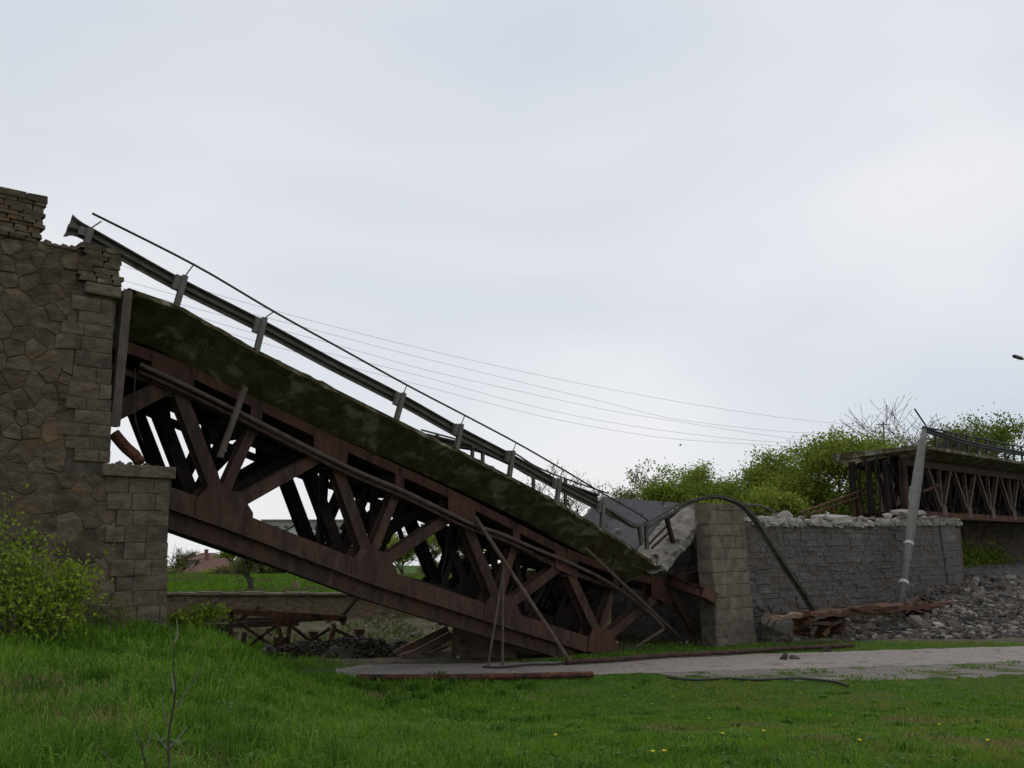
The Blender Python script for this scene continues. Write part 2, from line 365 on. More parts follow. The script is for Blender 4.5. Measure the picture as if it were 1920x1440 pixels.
# lower rubble, upper rubble
zl0 = 1.6
lowreg = [(-6.2, zl0), (low_e(3) - 1.0, zl0), (low_e(3) - 1.25, SEATB), (-6.2, SEATB)]
for c in voronoi(lowreg, .46, .36, .42, rnd):
    m_ = MB()
    if stone_mesh(m_, c, .03, rnd.uniform(.004, .03), rnd): m_.build('rubble_stone', M['rubble'], ab)
upreg = [(-6.2, SEATB), (up_e(6) - .85, SEATB), (up_e(9) - .7, ZT), (-6.2, ZT)]
for c in voronoi(upreg, .40, .28, .46, rnd):
    m_ = MB()
    if stone_mesh(m_, c, .03, rnd.uniform(.004, .045), rnd): m_.build('rubble_stone', M['rubble'], ab)
def courses(parent, z0, z1, left, right, hh, bl, s0, proud, mt, name, rnd, ret=None, depth=.5, lj=.22):
    z = z0; r = 0
    while z < z1 - .06:
        h = min(hh * rnd.uniform(.85, 1.15), z1 - z)
        if z1 - z - h < .1: h = z1 - z
        R_ = right(z + h / 2); Lf = left(z + h / 2) + rnd.uniform(-lj, lj)
        cuts = [Lf]; u = Lf + bl * rnd.uniform(.6, 1.2)
        while u < R_ - .3 * bl: cuts.append(u); u += bl * rnd.uniform(.7, 1.3)
        cuts.append(R_)
        for i in range(len(cuts) - 1):
            a, b = cuts[i] + .003, cuts[i + 1] - .003 * (i < len(cuts) - 2); pr = proud * rnd.uniform(.6, 1.3); zz0, zz1 = z + .003, z + h - .003
            m_ = MB(); bev = .009
            last = i in (0, len(cuts) - 2); s_b = s0 + (depth if last else .12)
            o8 = [W(a, s_b, zz0), W(b, s_b, zz0), W(b, s_b, zz1), W(a, s_b, zz1)]
            r8 = [W(a, s0 - pr * .4, zz0), W(b, s0 - pr * .4, zz0), W(b, s0 - pr * .4, zz1), W(a, s0 - pr * .4, zz1)]
            j = lambda: rnd.uniform(-.012, .012)
            f8 = [W(a + bev, s0 - pr + j(), zz0 + bev + j()), W(b - bev, s0 - pr + j(), zz0 + bev + j()), W(b - bev, s0 - pr + j(), zz1 - bev + j()), W(a + bev, s0 - pr + j(), zz1 - bev + j())]
            cen = W((a + b) / 2 + j() * 4, s0 - pr - .012, (zz0 + zz1) / 2 + j() * 3)
            fs = [(3, 2, 1, 0)]
            for k in range(4):
                n2 = (k + 1) % 4; fs += [(k, n2, 4 + n2, 4 + k), (4 + k, 4 + n2, 8 + n2, 8 + k), (8 + k, 8 + n2, 12)]
            m_.add(o8 + r8 + f8 + [cen], fs); m_.build(name, mt, parent)
        z += h; r += 1
courses(ab, 1.35, SEATB, lambda z: low_e(z) - 1.15, low_e, .33, .5, .0, .024, M['quoin'], 'quoin_block', rnd)
courses(ab, SEAT + .02, UZ(215, 556, 0)[1], lambda z: up_e(z) - .9, up_e, .30, .62, .0, .024, M['quoin'], 'quoin_block', rnd)
# ledge slab on the lower block
u0, u1 = UZ(190, 880, 0)[0], UZ(327, 880, 0)[0]
m_ = MB(); m_.bx(u0, u1, -.12, 1.6, SEATB + .004, SEAT); bmo = m_.build('ledge_slab', M['quoin'], ab)
bv = bmo.modifiers.new('b', 'BEVEL'); bv.width = .025; bv.segments = 2
# cracked corner block on top
cu0, cu1 = UZ(160, 540, -.1)[0], UZ(228, 540, -.1)[0]; cz0, cz1 = UZ(200, 556, -.1)[1], UZ(190, 532, -.1)[1]
m_ = MB(); m_.bx(cu0, cu1, -.14, .5, cz0, cz1); bmo = m_.build('corner_block', M['quoin'], ab); bv = bmo.modifiers.new('b', 'BEVEL'); bv.width = .04; bv.segments = 2
zc = UZ(190, 470, -.05)[1]; z = cz1 + .01; ul = UZ(146, 500, -.1)[0]
while z < zc - .02:
    h = rnd.uniform(.09, .16); u = ul + rnd.uniform(0, .12); ur = UZ(234, 500, -.1)[0] + rnd.uniform(-.14, .03)
    while u < ur - .05:
        w_ = min(rnd.uniform(.25, .55), ur - u); m_ = MB()
        pl = [(u, z), (u + w_, z + rnd.uniform(-.015, .015)), (u + w_ - rnd.uniform(0, .04), z + h), (u + rnd.uniform(0, .04), z + h + rnd.uniform(-.02, .02))]
        b_ = [W(a, .6, c) for a, c in pl]; f_ = [W(a, -.1 - rnd.uniform(0, .05), c) for a, c in pl]
        m_.box8([b_[0], b_[1], f_[1], f_[0], b_[3], b_[2], f_[2], f_[3]]); m_.build('top_stone', M['rubble'], ab); u += w_ + .008
    z += h + .006
# parapet of thin flat stones
uP = UZ(82, 420, 0)[0]; zP0 = ZT - .05; zP1 = UZ(80, 368, 0)[1]
m_ = MB(); m_.bx(-16, uP - .06, .06, .5, ZT - .08, zP1 - .05); m_.build('parapet_core', M['mortar'], ab)
z = zP0
while z < zP1 - .03:
    h = rnd.uniform(.07, .13); u = -6.2
    if zP1 - z - h < .08: h = zP1 - z
    top = zP1 - z - h < .02
    while u < uP - .08:
        w_ = min(rnd.uniform(.22, .6), uP - u + rnd.uniform(-.04, .05)); m_ = MB(); pr = rnd.uniform(.0, .06)
        pl = [(u, z), (u + w_, z + rnd.uniform(-.012, .012)), (u + w_ - rnd.uniform(0, .03), z + h + rnd.uniform(-.015, .01)), (u + rnd.uniform(0, .03), z + h + rnd.uniform(-.015, .01))]
        b_ = [W(a, .55, c) for a, c in pl]; f_ = [W(a, .0 - pr, c) for a, c in pl]
        m_.box8([b_[0], b_[1], f_[1], f_[0], b_[3], b_[2], f_[2], f_[3]]); m_.build('parapet_stone', M['rubble'], ab); u += w_ + .01
    z += h + .008
for k in range(9):     # loose stones on the wall head between parapet and corner
    m_ = MB(); u = uP + .05 + k * .085; h = rnd.uniform(.06, .16); zz = ZT - .06
    m_.box8([W(u, .4, zz), W(u + .16, .4, zz), W(u + .15, -.03, zz), W(u, -.02, zz), W(u + .03, .4, zz + h), W(u + .12, .38, zz + h * .8), W(u + .13, 0, zz + h * .7), W(u + .02, .02, zz + h)])
    if k % 2 == 0: m_.build('top_stone', M['rubble'], ab)

# ------------------------------------------------------------------ central stone pier
isl = thing('stone_pier', 'long masonry pier with pale block pilaster under the broken roadway', 'pier', W(33, 3, 0))
pl_e = lerp_edge([UZ(1345, 1200, -.25), UZ(1330, 955, -.25)]); pr_e = lerp_edge([UZ(1418, 1203, -.25), UZ(1392, 955, -.25)])
ptop = UZ(1360, 945, -.25)[1]
ir_e = lerp_edge([UZ(1812, 1130, .05), UZ(1789, 970, .05)])
m_ = MB(); m_.bx(pl_e(3) + .06, pr_e(3) - .06, -.18, .4, -.4, ptop - .08)
m_.bx(22.0, 44.1, .12, 6.4, -.4, 4.55); m_.build('core', M['mortar'], isl)
courses(isl, -.1, ptop, lambda z: pl_e(z) + .0, pr_e, .46, .95, -.2, .05, M['pilaster'], 'pilaster_block', rnd, depth=.62, lj=.02)
courses(isl, .3, 4.75, lambda z: ir_e(z) - 2.0, ir_e, .42, .9, .07, .05, M['island'], 'quoin_block', rnd, depth=.9)
# left face of the pier (towards the fallen span)
def face_stone(mb, a, b, z0, z1, ufix, pr):
    mb.box8([W(ufix, a, z0), W(ufix - pr, a, z0), W(ufix - pr, b, z0), W(ufix, b, z0), W(ufix, a, z1), W(ufix - pr, a, z1), W(ufix - pr, b, z1), W(ufix, b, z1)])
z = -.1
while z < 4.5:
    h = rnd.uniform(.36, .5); s = 1.12
    while s < 6.35:
        w_ = min(rnd.uniform(.6, 1.1), 6.4 - s); m_ = MB(); face_stone(m_, s + .01, s + w_ - .01, z + .01, z + h - .01, 22.02, rnd.uniform(.03, .08)); m_.build('face_block', M['island'], isl); s += w_
    z += h
# thin coursed rubble field
stones = []; z = -.1
top_fn = lambda u: np.interp(u, [23, 25, 30, 36, 40, 45], [4.15, 4.3, 4.5, 4.62, 4.7, 4.75])
while z < 4.8:
    h = rnd.uniform(.14, .32); u = pr_e(z) + .02
    while u < 42.4:
        w_ = rnd.uniform(.3, 1.1); m_ = (u, u + w_, z + rnd.uniform(-.03, .03), z + h + rnd.uniform(-.03, .03))
        if z + h < top_fn(u) + rnd.uniform(-.12, .12): stones.append(m_)
        u += w_
    z += h
stones.sort(key=lambda q: (q[0] > 33.5, q[2] < .8, q[0]))
rest = MB()
for i, (a, b, z0, z1) in enumerate(stones):
    m_ = MB() if i < 296 else rest
    j = lambda: rnd.uniform(-.02, .02); pr = rnd.uniform(.0, .055)
    a += .004; b -= .004; z0 += .004; z1 -= .004
    bk = [W(a, .16, z0), W(b, .16, z0), W(b, .16, z1), W(a, .16, z1)]
    fr = [W(a + .01, .12 - pr + j(), z0 + abs(j())), W(b - .01, .12 - pr + j(), z0 + abs(j())), W(b - .01, .12 - pr + j(), z1 - abs(j())), W(a + .01, .12 - pr + j(), z1 - abs(j()))]
    m_.box8([bk[0], bk[1], fr[1], fr[0], bk[3], bk[2], fr[2], fr[3]])
    if i < 296: m_.build('rubble_stone', M['island'], isl)
o = rest.build('rubble_courses', M['island'], isl); o['kind'] = 'stuff'
# right bearing cap
m_ = MB(); m_.bx(40.2, ir_e(4.9) + .15, -.05, 6.3, 4.76, 5.06); m_.build('bearing_slab', M['concrete_dirty'], isl)

# lumps (shared meshes)
def lump_mesh(name, seed, sub=2, flat=.75, amp=.35):
    r = random.Random(seed); bm = bmesh.new(); bmesh.ops.create_icosphere(bm, subdivisions=sub, radius=.5)
    cuts = [Vector((r.gauss(0, 1), r.gauss(0, 1), r.gauss(0, 1))).normalized() for _ in range(13)]; ds = [r.uniform(.17, .36) for _ in cuts]
    for v in bm.verts:
        for n_, d_ in zip(cuts, ds):
            k = v.co.dot(n_) - d_
            if k > 0: v.co -= n_ * k
        v.co *= 1.25 + r.uniform(-.05, .05); v.co.z *= flat
    me_ = bpy.data.meshes.new(name); bm.to_mesh(me_); bm.free(); return me_
LM = [lump_mesh('lump', 40 + i, 2 if i < 4 else 1, flat=.6 + .08 * (i % 4)) for i in range(8)]
LUMPS = {}
for mk in ('rock', 'concrete', 'rock_dark'):
    LUMPS[mk] = []
    for me_ in LM:
        c = me_.copy(); c.materials.append(M[mk]); LUMPS[mk].append(c)
def lump(name, p, size, mk, label, cat, group, parent=None, r=random):
    o = bpy.data.objects.new(name, r.choice(LUMPS[mk])); COL.objects.link(o)
    p = np.array(p, float)
    if parent is not None: o.parent = parent; p = p - BASE[parent]
    o.location = [float(v) for v in p]; o.rotation_euler = (r.uniform(-.4, .4), r.uniform(-.4, .4), r.uniform(0, 6.3))
    o.scale = (size * r.uniform(.8, 1.35), size * r.uniform(.75, 1.1), size * r.uniform(.7, 1.1))
    if parent is None: prop(o, label, cat, group)
    return o
# broken lumps lying on the pier top
rr = random.Random(5)
for k in range(230):
    u = rr.uniform(23.6, 43.8); s = rr.choice([rr.uniform(.1, .5), rr.uniform(.2, 1.6)]); sz = rr.choice([.18, .24, .32, .42, .55]) * rr.uniform(.8, 1.25)
    z = max(4.55, float(top_fn(u)) - .05) if s > .3 else float(top_fn(u)) + .05
    mk = rr.choice(['concrete', 'concrete', 'rock']); tn = 'pale' if mk == 'concrete' else 'grey'; sn = 'small' if sz < .25 else 'larger'
    lump('concrete_lump', W(u, s, z + sz * rr.uniform(.15, .6)), sz, mk, sn + ' ' + tn + ' broken lump lying along the top of the long pier', 'rubble', sn + ' ' + tn + ' lumps along the pier top', r=rr)
for (x, y, w_, h_) in [(1570, 976, 1.5, .34), (1713, 960, 1.5, .2)]:
    u, z = UZ(x, y, .3); m_ = MB()
    c8 = [W(u - w_ / 2, -.05, z - .2), W(u + w_ / 2, -.1, z - .1), W(u + w_ / 2, 1.4, z - .05), W(u - w_ / 2, 1.2, z - .15), W(u - w_ / 2 + .1, 0, z - .2 + h_), W(u + w_ / 2 - .1, .05, z - .1 + h_), W(u + w_ / 2, 1.3, z + h_), W(u - w_ / 2, 1.2, z - .1 + h_)]
    m_.box8(c8); o = m_.build('concrete_slab', M['concrete'], origin=W(u, .5, z - .2)); o.modifiers.new('b', 'BEVEL').width = .05
    prop(o, 'flat pale slab piece on the pier top beside the leaning pole' if x > 1700 else 'thick pale slab piece overhanging the pier top by the twisted girder', 'concrete slab')

# ------------------------------------------------------------------ collapsed span
span = thing('collapsed_span', 'fallen rusty truss span with mossy deck sloping down to the ground', 'bridge span', W(10, 3, 0))
dk = [UZ(*p, .3) for p in [(243, 541), (335, 573), (480, 655), (610, 720), (740, 785), (860, 843), (950, 890), (1040, 937), (1120, 986), (1180, 1022), (1236, 1062)]]
dku = np.array([p[0] for p in dk]); dkz = np.array([p[1] for p in dk])
zN = lambda u: float(np.interp(u, dku, dkz))
tw = lambda u: .75 * float(ss(2, 16, u))
U0, U1 = dku[0], dku[-1]
def zdeck(u, s): return zN(u) + tw(u) * (s - .3) / 6
us = np.arange(U0, U1 + .01, .18)
r2 = random.Random(3)
sec = []; vs = []
for i, u in enumerate(us):
    j = lambda a: r2.uniform(-a, a); n_ = .03 * math.sin(u * 2.1) + .02 * math.sin(u * 5.3)
    prof = [(.3 + j(.03), j(.03) + n_ * .5), (.31 + j(.025), -.09 + j(.025)), (.55 + j(.01), -.2 + j(.015)), (1.1 + j(.01), -.5 + j(.02)), (1.62, -.8 + j(.012)), (2.0, -.8), (2.25, -.42), (4.35, -.42), (4.6, -.8), (4.95, -.8), (6.3 + j(.02), -.15 + j(.02)), (6.3 + j(.02), j(.02)), (5.2, 0.0), (1.7, 0.0), (1.0, 0.01)]
    if i == 0 or i == len(us) - 1: prof = [(s, z + j(.06)) for s, z in prof]
    for s, z in prof: vs.append(W(u + (j(.22) if i in (0, len(us) - 1) else 0), s, zdeck(u, s) + z))
nP = 15; fs = []
for i in range(len(us) - 1):
    for k in range(nP): fs.append((i * nP + k, i * nP + (k + 1) % nP, (i + 1) * nP + (k + 1) % nP, (i + 1) * nP + k))
fs.append(tuple(range(nP))); fs.append(tuple((len(us) - 1) * nP + k for k in range(nP - 1, -1, -1)))
m_ = MB(); m_.add(vs, fs); deck = m_.build('deck_slab', M['concrete_moss'], span); BASE[deck] = BASE[span]
# asphalt and pale walkway on the deck
vs = []; fs = []
m_ = MB()
for i, u in enumerate(us[:-1]):
    for s in (1.75, 2.9, 4.0, 5.15): vs.append(W(u, s, zdeck(u, s) + .035))
for i in range(len(us) - 2):
    for k in range(3): fs.append((i * 4 + k, i * 4 + k + 1, (i + 1) * 4 + k + 1, (i + 1) * 4 + k))
m_.add(vs, fs); m_.build('asphalt', M['asphalt'], deck)
m_ = MB(); vs = []; fs = []
for i, u in enumerate(us[:-1]):
    for s in (.36, 1.0, 1.72): vs.append(W(u, s, zdeck(u, s) + .03))
for i in range(len(us) - 2):
    for k in range(2): fs.append((i * 3 + k, i * 3 + k + 1, (i + 1) * 3 + k + 1, (i + 1) * 3 + k))
m_.add(vs, fs); m_.build('walkway', M['concrete_dirty'], deck)

zT = lambda u: zN(u)                    # chords hang below the deck edge line
TU = [.45, 4.97, 9.66, 14.27, 19.4]
BN = [UZ(*p, 1.8) for p in [(410, 955), (690, 1065), (930, 1145), (1118, 1205)]]
def zTop(u): # top chord axis
    return float(np.interp(u, [-1.2, .55, 4.97, 9.66, 14.27, 17.2, 19.5, 21.6], [zN(-1.1) - 1.15, zN(.55) - 1.15, zN(4.97) - 1.15, zN(9.66) - 1.15, zN(14.27) - 1.15, UZ(1170, 1085, 1.8)[1], UZ(1240, 1102, 1.8)[1], UZ(1325, 1128, 1.8)[1]]))
botU = [-1.0, BN[0][0], BN[1][0], BN[2][0], BN[3][0], BN[3][0] + .6]
botZ = [BN[0][1] + (BN[0][0] + 1.0) * .31, BN[0][1], BN[1][1], BN[2][1], BN[3][1], BN[3][1] - .1]
zBot = lambda u: float(np.interp(u, botU, botZ))
def seg_pts(fn, u0, u1, step=1.5):
    n_ = max(1, int(round((u1 - u0) / step))); return [(u0 + (u1 - u0) * k / n_, fn(u0 + (u1 - u0) * k / n_)) for k in range(n_ + 1)]
def chord(parent, name, mt, fn, u0, u1, s, dz0, dz1, th, tws):
    m_ = MB(); pts = seg_pts(fn, u0, u1, .6); vs = []; fs = []
    for u, z in pts:
        for ds, d in ((-th / 2, dz0), (-th / 2, dz1), (th / 2, dz1), (th / 2, dz0)): vs.append(W(u, s + ds, z + d + tws(u)))
    for i in range(len(pts) - 1):
        for k in range(4): fs.append((i * 4 + k, i * 4 + (k + 1) % 4, i * 4 + 4 + (k + 1) % 4, i * 4 + 4 + k))
    fs += [(0, 1, 2, 3), tuple(4 * (len(pts) - 1) + k for k in (3, 2, 1, 0))]
    return m_.add(vs, fs).build(name, mt, parent)
def plate(parent, name, mt, poly, s, th, dz=0):
    m_ = MB(); n_ = len(poly); vs = [W(u, s - th / 2, z + dz) for u, z in poly] + [W(u, s + th / 2, z + dz) for u, z in poly]
    fs = [tuple(range(n_)), tuple(range(2 * n_ - 1, n_ - 1, -1))] + [(k, (k + 1) % n_, n_ + (k + 1) % n_, n_ + k) for k in range(n_)]
    return m_.add(vs, fs).build(name, mt, parent)
def truss(parent, s, near):
    tws = (lambda u: 0.0) if near else (lambda u: tw(u) * .75)
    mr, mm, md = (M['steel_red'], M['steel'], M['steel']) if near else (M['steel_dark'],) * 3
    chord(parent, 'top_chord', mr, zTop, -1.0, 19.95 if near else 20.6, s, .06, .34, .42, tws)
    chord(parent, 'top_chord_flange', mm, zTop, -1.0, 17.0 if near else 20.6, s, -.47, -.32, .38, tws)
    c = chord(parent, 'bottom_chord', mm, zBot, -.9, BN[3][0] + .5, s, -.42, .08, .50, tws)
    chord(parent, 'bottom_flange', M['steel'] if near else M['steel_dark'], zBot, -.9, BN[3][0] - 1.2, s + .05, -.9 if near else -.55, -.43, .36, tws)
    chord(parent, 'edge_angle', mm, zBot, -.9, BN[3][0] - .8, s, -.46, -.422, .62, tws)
    mids = [(TU[i] + TU[i + 1]) / 2 for i in range(4)]
    for i, u in enumerate(TU):                       # wide gussets
        w_ = .55 if i < 4 else .62; z = zTop(u); sl = -.31
        plate(parent, 'gusset_plate', mr, [(u - w_, z + .3 - w_ * sl), (u + w_, z + .3 + w_ * sl), (u + w_ * .95, z - .5 + w_ * sl), (u - w_ * .95, z - .5 - w_ * sl)], s - .225, .03, tws(u))
        plate(parent, 'gusset_plate', mr, [(u - w_, z + .3 - w_ * sl), (u + w_, z + .3 + w_ * sl), (u + w_ * .95, z - .5 + w_ * sl), (u - w_ * .95, z - .5 - w_ * sl)], s + .225, .03, tws(u))
    for u in mids:                                   # narrow battens
        z = zTop(u); plate(parent, 'batten_plate', mr, [(u - .16, z + .1), (u + .16, z + .0), (u + .16, z - .42), (u - .16, z - .34)], s - .215, .026, tws(u))
    for i, (u, z) in enumerate(BN):
        for k in (-1, 1):
            plate(parent, 'gusset_plate', mm if i < 3 else mr, [(u - .72, z + .2), (u - .42, z + .56), (u + .42, z + .44), (u + .8, z - .08), (u + .8, z - .67), (u - .72, z - .21)], s + k * .27, .03, tws(u))
    def mem(name, a, b, w_, t_):
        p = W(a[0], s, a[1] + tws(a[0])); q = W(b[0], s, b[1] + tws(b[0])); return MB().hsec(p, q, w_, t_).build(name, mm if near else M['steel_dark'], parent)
    mem('diagonal', (TU[0] - .1, zTop(TU[0]) - .35), (-1.0, zTop(TU[0]) - 1.25), .42, .34)
    for i, (u, z) in enumerate(BN):
        a = TU[i]; b = TU[i + 1]; mu = mids[i]
        mem('diagonal', (u - .1, z + .35), (a + .22, zTop(a + .22) - .42), .34, .36)
        mem('diagonal', (u + .3, z + .1), (b - .3, zTop(b - .3) - .40), .32, .34)
        mem('vertical_post', (u + .05, z + .4), (mu, zTop(mu) - .38), .27, .30)
    if near:
        e1 = PX(1248, 1098, 1.75); e2 = PX(1302, 1188, 1.2)
        MB().hsec(e1, e2, .34, .3).build('end_diagonal', M['steel'], parent)
        MB().hsec(PX(1250, 1086, 1.62), PX(1318, 1112, -.15), .34, .36).build('bent_chord_end', M['steel_red'], parent)
        MB().bar(PX(1316, 1110, -.2), PX(1342, 1124, -.5), .42, .3).build('bent_chord_end', M['steel'], parent)
    return
truss(span, 1.8, True)
truss(span, 4.8, False)
truss(span, 3.3, False)
# cross framing between the two trusses
mids = [(TU[i] + TU[i + 1]) / 2 for i in range(4)]
for u in sorted(TU[:4] + mids + [-.8]):
    z = zTop(u); d = tw(u) * .75
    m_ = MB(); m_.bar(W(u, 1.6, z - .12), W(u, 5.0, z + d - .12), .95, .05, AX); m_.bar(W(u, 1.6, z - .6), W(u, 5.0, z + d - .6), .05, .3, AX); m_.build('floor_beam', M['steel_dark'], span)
for s in (2.5, 3.3, 4.1):
    chord(span, 'stringer', M['steel_dark'], lambda u, s=s: zdeck(u, s), -.9, 17.2, s, -1.15, -.44, .16, lambda u: 0.0)
for i, (u, z) in enumerate(BN):
    d = tw(u) * .75
    MB().bar(W(u, 1.9, z + .1), W(u, 4.7, z + d + .1), .26, .24, AX).build('cross_strut', M['steel_dark'], span)
    MB().bar(W(u + .1, 1.9, z + .2), W(mids[i], 4.7, zTop(mids[i]) + d - .5), .2, .14, AX).build('sway_brace', M['steel_dark'], span)
    MB().bar(W(u + .14, 4.7, z + d + .2), W(mids[i] + .04, 1.9, zTop(mids[i]) - .5), .2, .14, AX).build('sway_brace', M['steel_dark'], span)
    if i < 3:
        u2, z2 = BN[i + 1]; d2 = tw(u2) * .75; mu_, mz_ = (u + u2) / 2, (z + z2) / 2
        MB().bar(W(u, 1.9, z), W(u2, 4.7, z2 + d2), .2, .1, (0, 0, 1)).build('lateral_brace', M['steel_dark'], span)
        MB().bar(W(u, 4.7, z + d - .11), W(u2, 1.9, z2 - .11), .2, .1, (0, 0, 1)).build('lateral_brace', M['steel_dark'], span)
    for a in (TU[i], ):
        MB().bar(W(a, 2.0, zTop(a) - .4), W(u, 4.6, z + d + .3), .16, .12, AX).build('sway_brace', M['steel_dark'], span)
rwk = thing('rear_wall', 'shaded rough stone wall seen through the lower end of the fallen truss', 'wall', W(20, 7, 0))
MB().bx(14.6, 21.9, 6.9, 7.7, -.6, 2.6).build('core', M['mortar'], rwk)
rq = random.Random(4); z = -.5
while z < 2.6:
    h = rq.uniform(.36, .5); u = 14.62
    while u < 21.85:
        w_ = min(rq.uniform(.6, 1.1), 21.88 - u); pr = rq.uniform(.03, .1)
        MB().box8([W(u + .006, 6.95, z), W(u + w_ - .006, 6.95, z), W(u + w_ - .02, 6.9 - pr, z + .02), W(u + .02, 6.9 - pr, z + .02), W(u + .006, 6.95, z + h - .01), W(u + w_ - .006, 6.95, z + h - .01), W(u + w_ - .02, 6.9 - pr, z + h - .03), W(u + .02, 6.9 - pr, z + h - .03)]).build('stone_block', M['rubble'], rwk); u += w_
    z += h
# torn steel hanging inside the fallen span
rq = random.Random(14)
for k in range(16):
    u = rq.uniform(6, 16.5); s_ = rq.uniform(2.2, 4.6); zt_ = zTop(u) - .4; L_ = rq.uniform(1.0, 2.6)
    q = W(u + rq.uniform(-1.2, 1.2), s_ + rq.uniform(-.5, .5), max(zt_ - L_, .05)); MB().bar(W(u, s_, zt_ + .3), q, rq.uniform(.12, .24), .1).build('hanging_member', M['steel_dark'], span)
# service pipes slung along the near truss
pp = [PX(*p, 1.42) for p in [(262, 683), (400, 748), (640, 870), (760, 922), (880, 980), (940, 1001), (1000, 1027), (1075, 1058), (1140, 1091), (1200, 1133), (1245, 1176)]]
o = MB().tube(spline(pp, 5), .06, 8).build('service_pipe', M['pipe_brown'], origin=pp[-1]); prop(o, 'long brown service pipe slung along the fallen truss below the mossy deck', 'pipe')
pp2 = [p + np.array([0, 0, -.17]) + BX * .04 for p in pp[:7]]
o = MB().tube(spline(pp2, 5), .045, 6).build('service_pipe', M['steel'], origin=pp2[-1]); prop(o, 'thinner dark service pipe running just under the long brown pipe', 'pipe')

# second slab leaning up onto the pier
slab = thing('leaning_deck_slab', 'pale broken road slab tilted up against the pier beyond the fold', 'road slab', W(19, 3, 0))
a0, za0 = UZ(1243, 1058, .3); a1, za1 = UZ(1336, 950, .3)
fz = za1 + .45; f1u = a1 + .1
def sl2(t, s): # t 0..1 up the slab, s across
    k = (s - .3) / 5.9; u = a0 + (a1 - a0) * t; return u + .1 * k, (za0 + (za1 - za0) * t) + k * (.55 * t + .35 * (1 - t))
vs = []; fs = []; nT = 18; nS = 8; jr = random.Random(9)
for lay in (0, 1):
    for i in range(nT + 1):
        for k in range(nS + 1):
            s = .3 + 5.9 * k / nS + (jr.uniform(-.1, .1) if k in (0, nS) else 0); t = i / nT; u, z = sl2(t, s)
            if i in (0, nT): u += jr.uniform(-.12, .12)
            vs.append(W(u + (.16 if lay else 0), s, z - (.24 if lay else 0) + jr.uniform(-.03, .03)))
off = (nT + 1) * (nS + 1)
for i in range(nT):
    for k in range(nS):
        q = [i * (nS + 1) + k, i * (nS + 1) + k + 1, (i + 1) * (nS + 1) + k + 1, (i + 1) * (nS + 1) + k]
        fs.append(tuple(q)); fs.append(tuple(x + off for x in reversed(q)))
for i in range(nT):
    for k in (0, nS): a = i * (nS + 1) + k; b = a + nS + 1; fs.append((a, b, b + off, a + off))
for k in range(nS):
    for i in (0, nT): a = i * (nS + 1) + k; b = a + 1; fs.append((a, b, b + off, a + off))
MB().add(vs, fs).build('slab', M['concrete_dirty'], slab)
vs = []; fs = []
for i in range(nT + 1):
    for s in (2.0, 4.0, 6.0):
        u, z = sl2(i / nT, s); vs.append(W(u, s, z + .05))
for i in range(nT):
    for k in range(2): fs.append((i * 3 + k, i * 3 + k + 1, i * 3 + 4 + k, i * 3 + 3 + k))
MB().add(vs, fs).build('asphalt', M['asphalt'], slab)
# steel under the leaning slab
MB().hsec(PX(1296, 1015, 1.2), PX(1322, 1075, 1.2), .22, .2).build('bent_strut', M['concrete_dirty'], slab)
MB().bar(W(a0 + .5, 2.0, za0 - .4), W(a1 + .6, 2.0, za1 - .5), .5, .3).build('stringer', M['steel_dark'], slab)
MB().bar(W(a0 + .5, 4.8, za0 - .1), W(a1 + .6, 4.8, za1 - .2), .5, .3).build('stringer', M['steel_dark'], slab)
MB().bar(PX(1262, 1082, 1.3), PX(1338, 1072, 1.3), .2, .3).build('bent_beam', M['steel'], slab)
MB().bar(PX(1295, 1090, 1.3), PX(1340, 1080, 1.3), .14, .3).build('bent_beam', M['steel'], slab)

# ------------------------------------------------------------------ crash barriers
def wbeam(path, h=.33, dep=.08, twist=None, scale=None, flip=False):
    prof = [(-.5, 0), (-.42, 0), (-.32, 1), (-.16, 1), (-.06, 0), (.06, 0), (.16, 1), (.32, 1), (.42, 0), (.5, 0)]
    vs = []; fs = []; n_ = len(prof)
    for i, p in enumerate(path):
        d = path[min(i + 1, len(path) - 1)] - path[max(i - 1, 0)]; d = d / np.linalg.norm(d)
        sd = BX if flip else -BX; sd = sd - d * (sd @ d); sd /= np.linalg.norm(sd); up = np.cross(d, sd)
        if up[2] < 0: up = -up
        if twist is not None:
            a = twist(i / (len(path) - 1)); sd, up = sd * math.cos(a) + up * math.sin(a), up * math.cos(a) - sd * math.sin(a)
        k = 1 if scale is None else scale(i / (len(path) - 1))
        for z, x in prof: vs.append(p + up * z * h * k + sd * x * dep)
        for z, x in prof: vs.append(p + up * z * h * k + sd * (x * dep - .012))
    for i in range(len(path) - 1):
        b = i * 2 * n_; c = b + 2 * n_
        for k in range(n_ - 1): fs += [(b + k, b + k + 1, c + k + 1, c + k), (b + n_ + k, c + n_ + k, c + n_ + k + 1, b + n_ + k + 1)]
        fs += [(b, c, c + n_, b + n_), (b + n_ - 1, b + 2 * n_ - 1, c + 2 * n_ - 1, c + n_ - 1)]
    return MB().add(vs, fs)
gr = thing('crash_barrier', 'corrugated steel crash barrier with thin handrail along the mossy deck edge', 'crash barrier', PX(752, 785, .5))
bp = [PX(*p, .58) for p in [(128, 424), (165, 442), (325, 529), (488, 612), (620, 681), (748, 747), (857, 808), (952, 859), (1042, 907), (1127, 951)]]
kq = random.Random(23); bp = [p + np.array([0, 0, kq.uniform(-.03, .03)]) + BX * kq.uniform(-.04, .04) for p in bp]
wbeam(spline(bp, 6), .36, .09, twist=lambda t: -.25 * max(0, 1 - t * 14), scale=lambda t: 1 + .75 * float(ss(.1, .0, t)), flip=True).build('beam', M['galv'], gr)
hr = [PX(*p, .5) for p in [(173, 400), (365, 497), (515, 585), (640, 654), (763, 722), (870, 778), (968, 830), (1055, 880), (1130, 925), (1200, 965), (1216, 978)]]
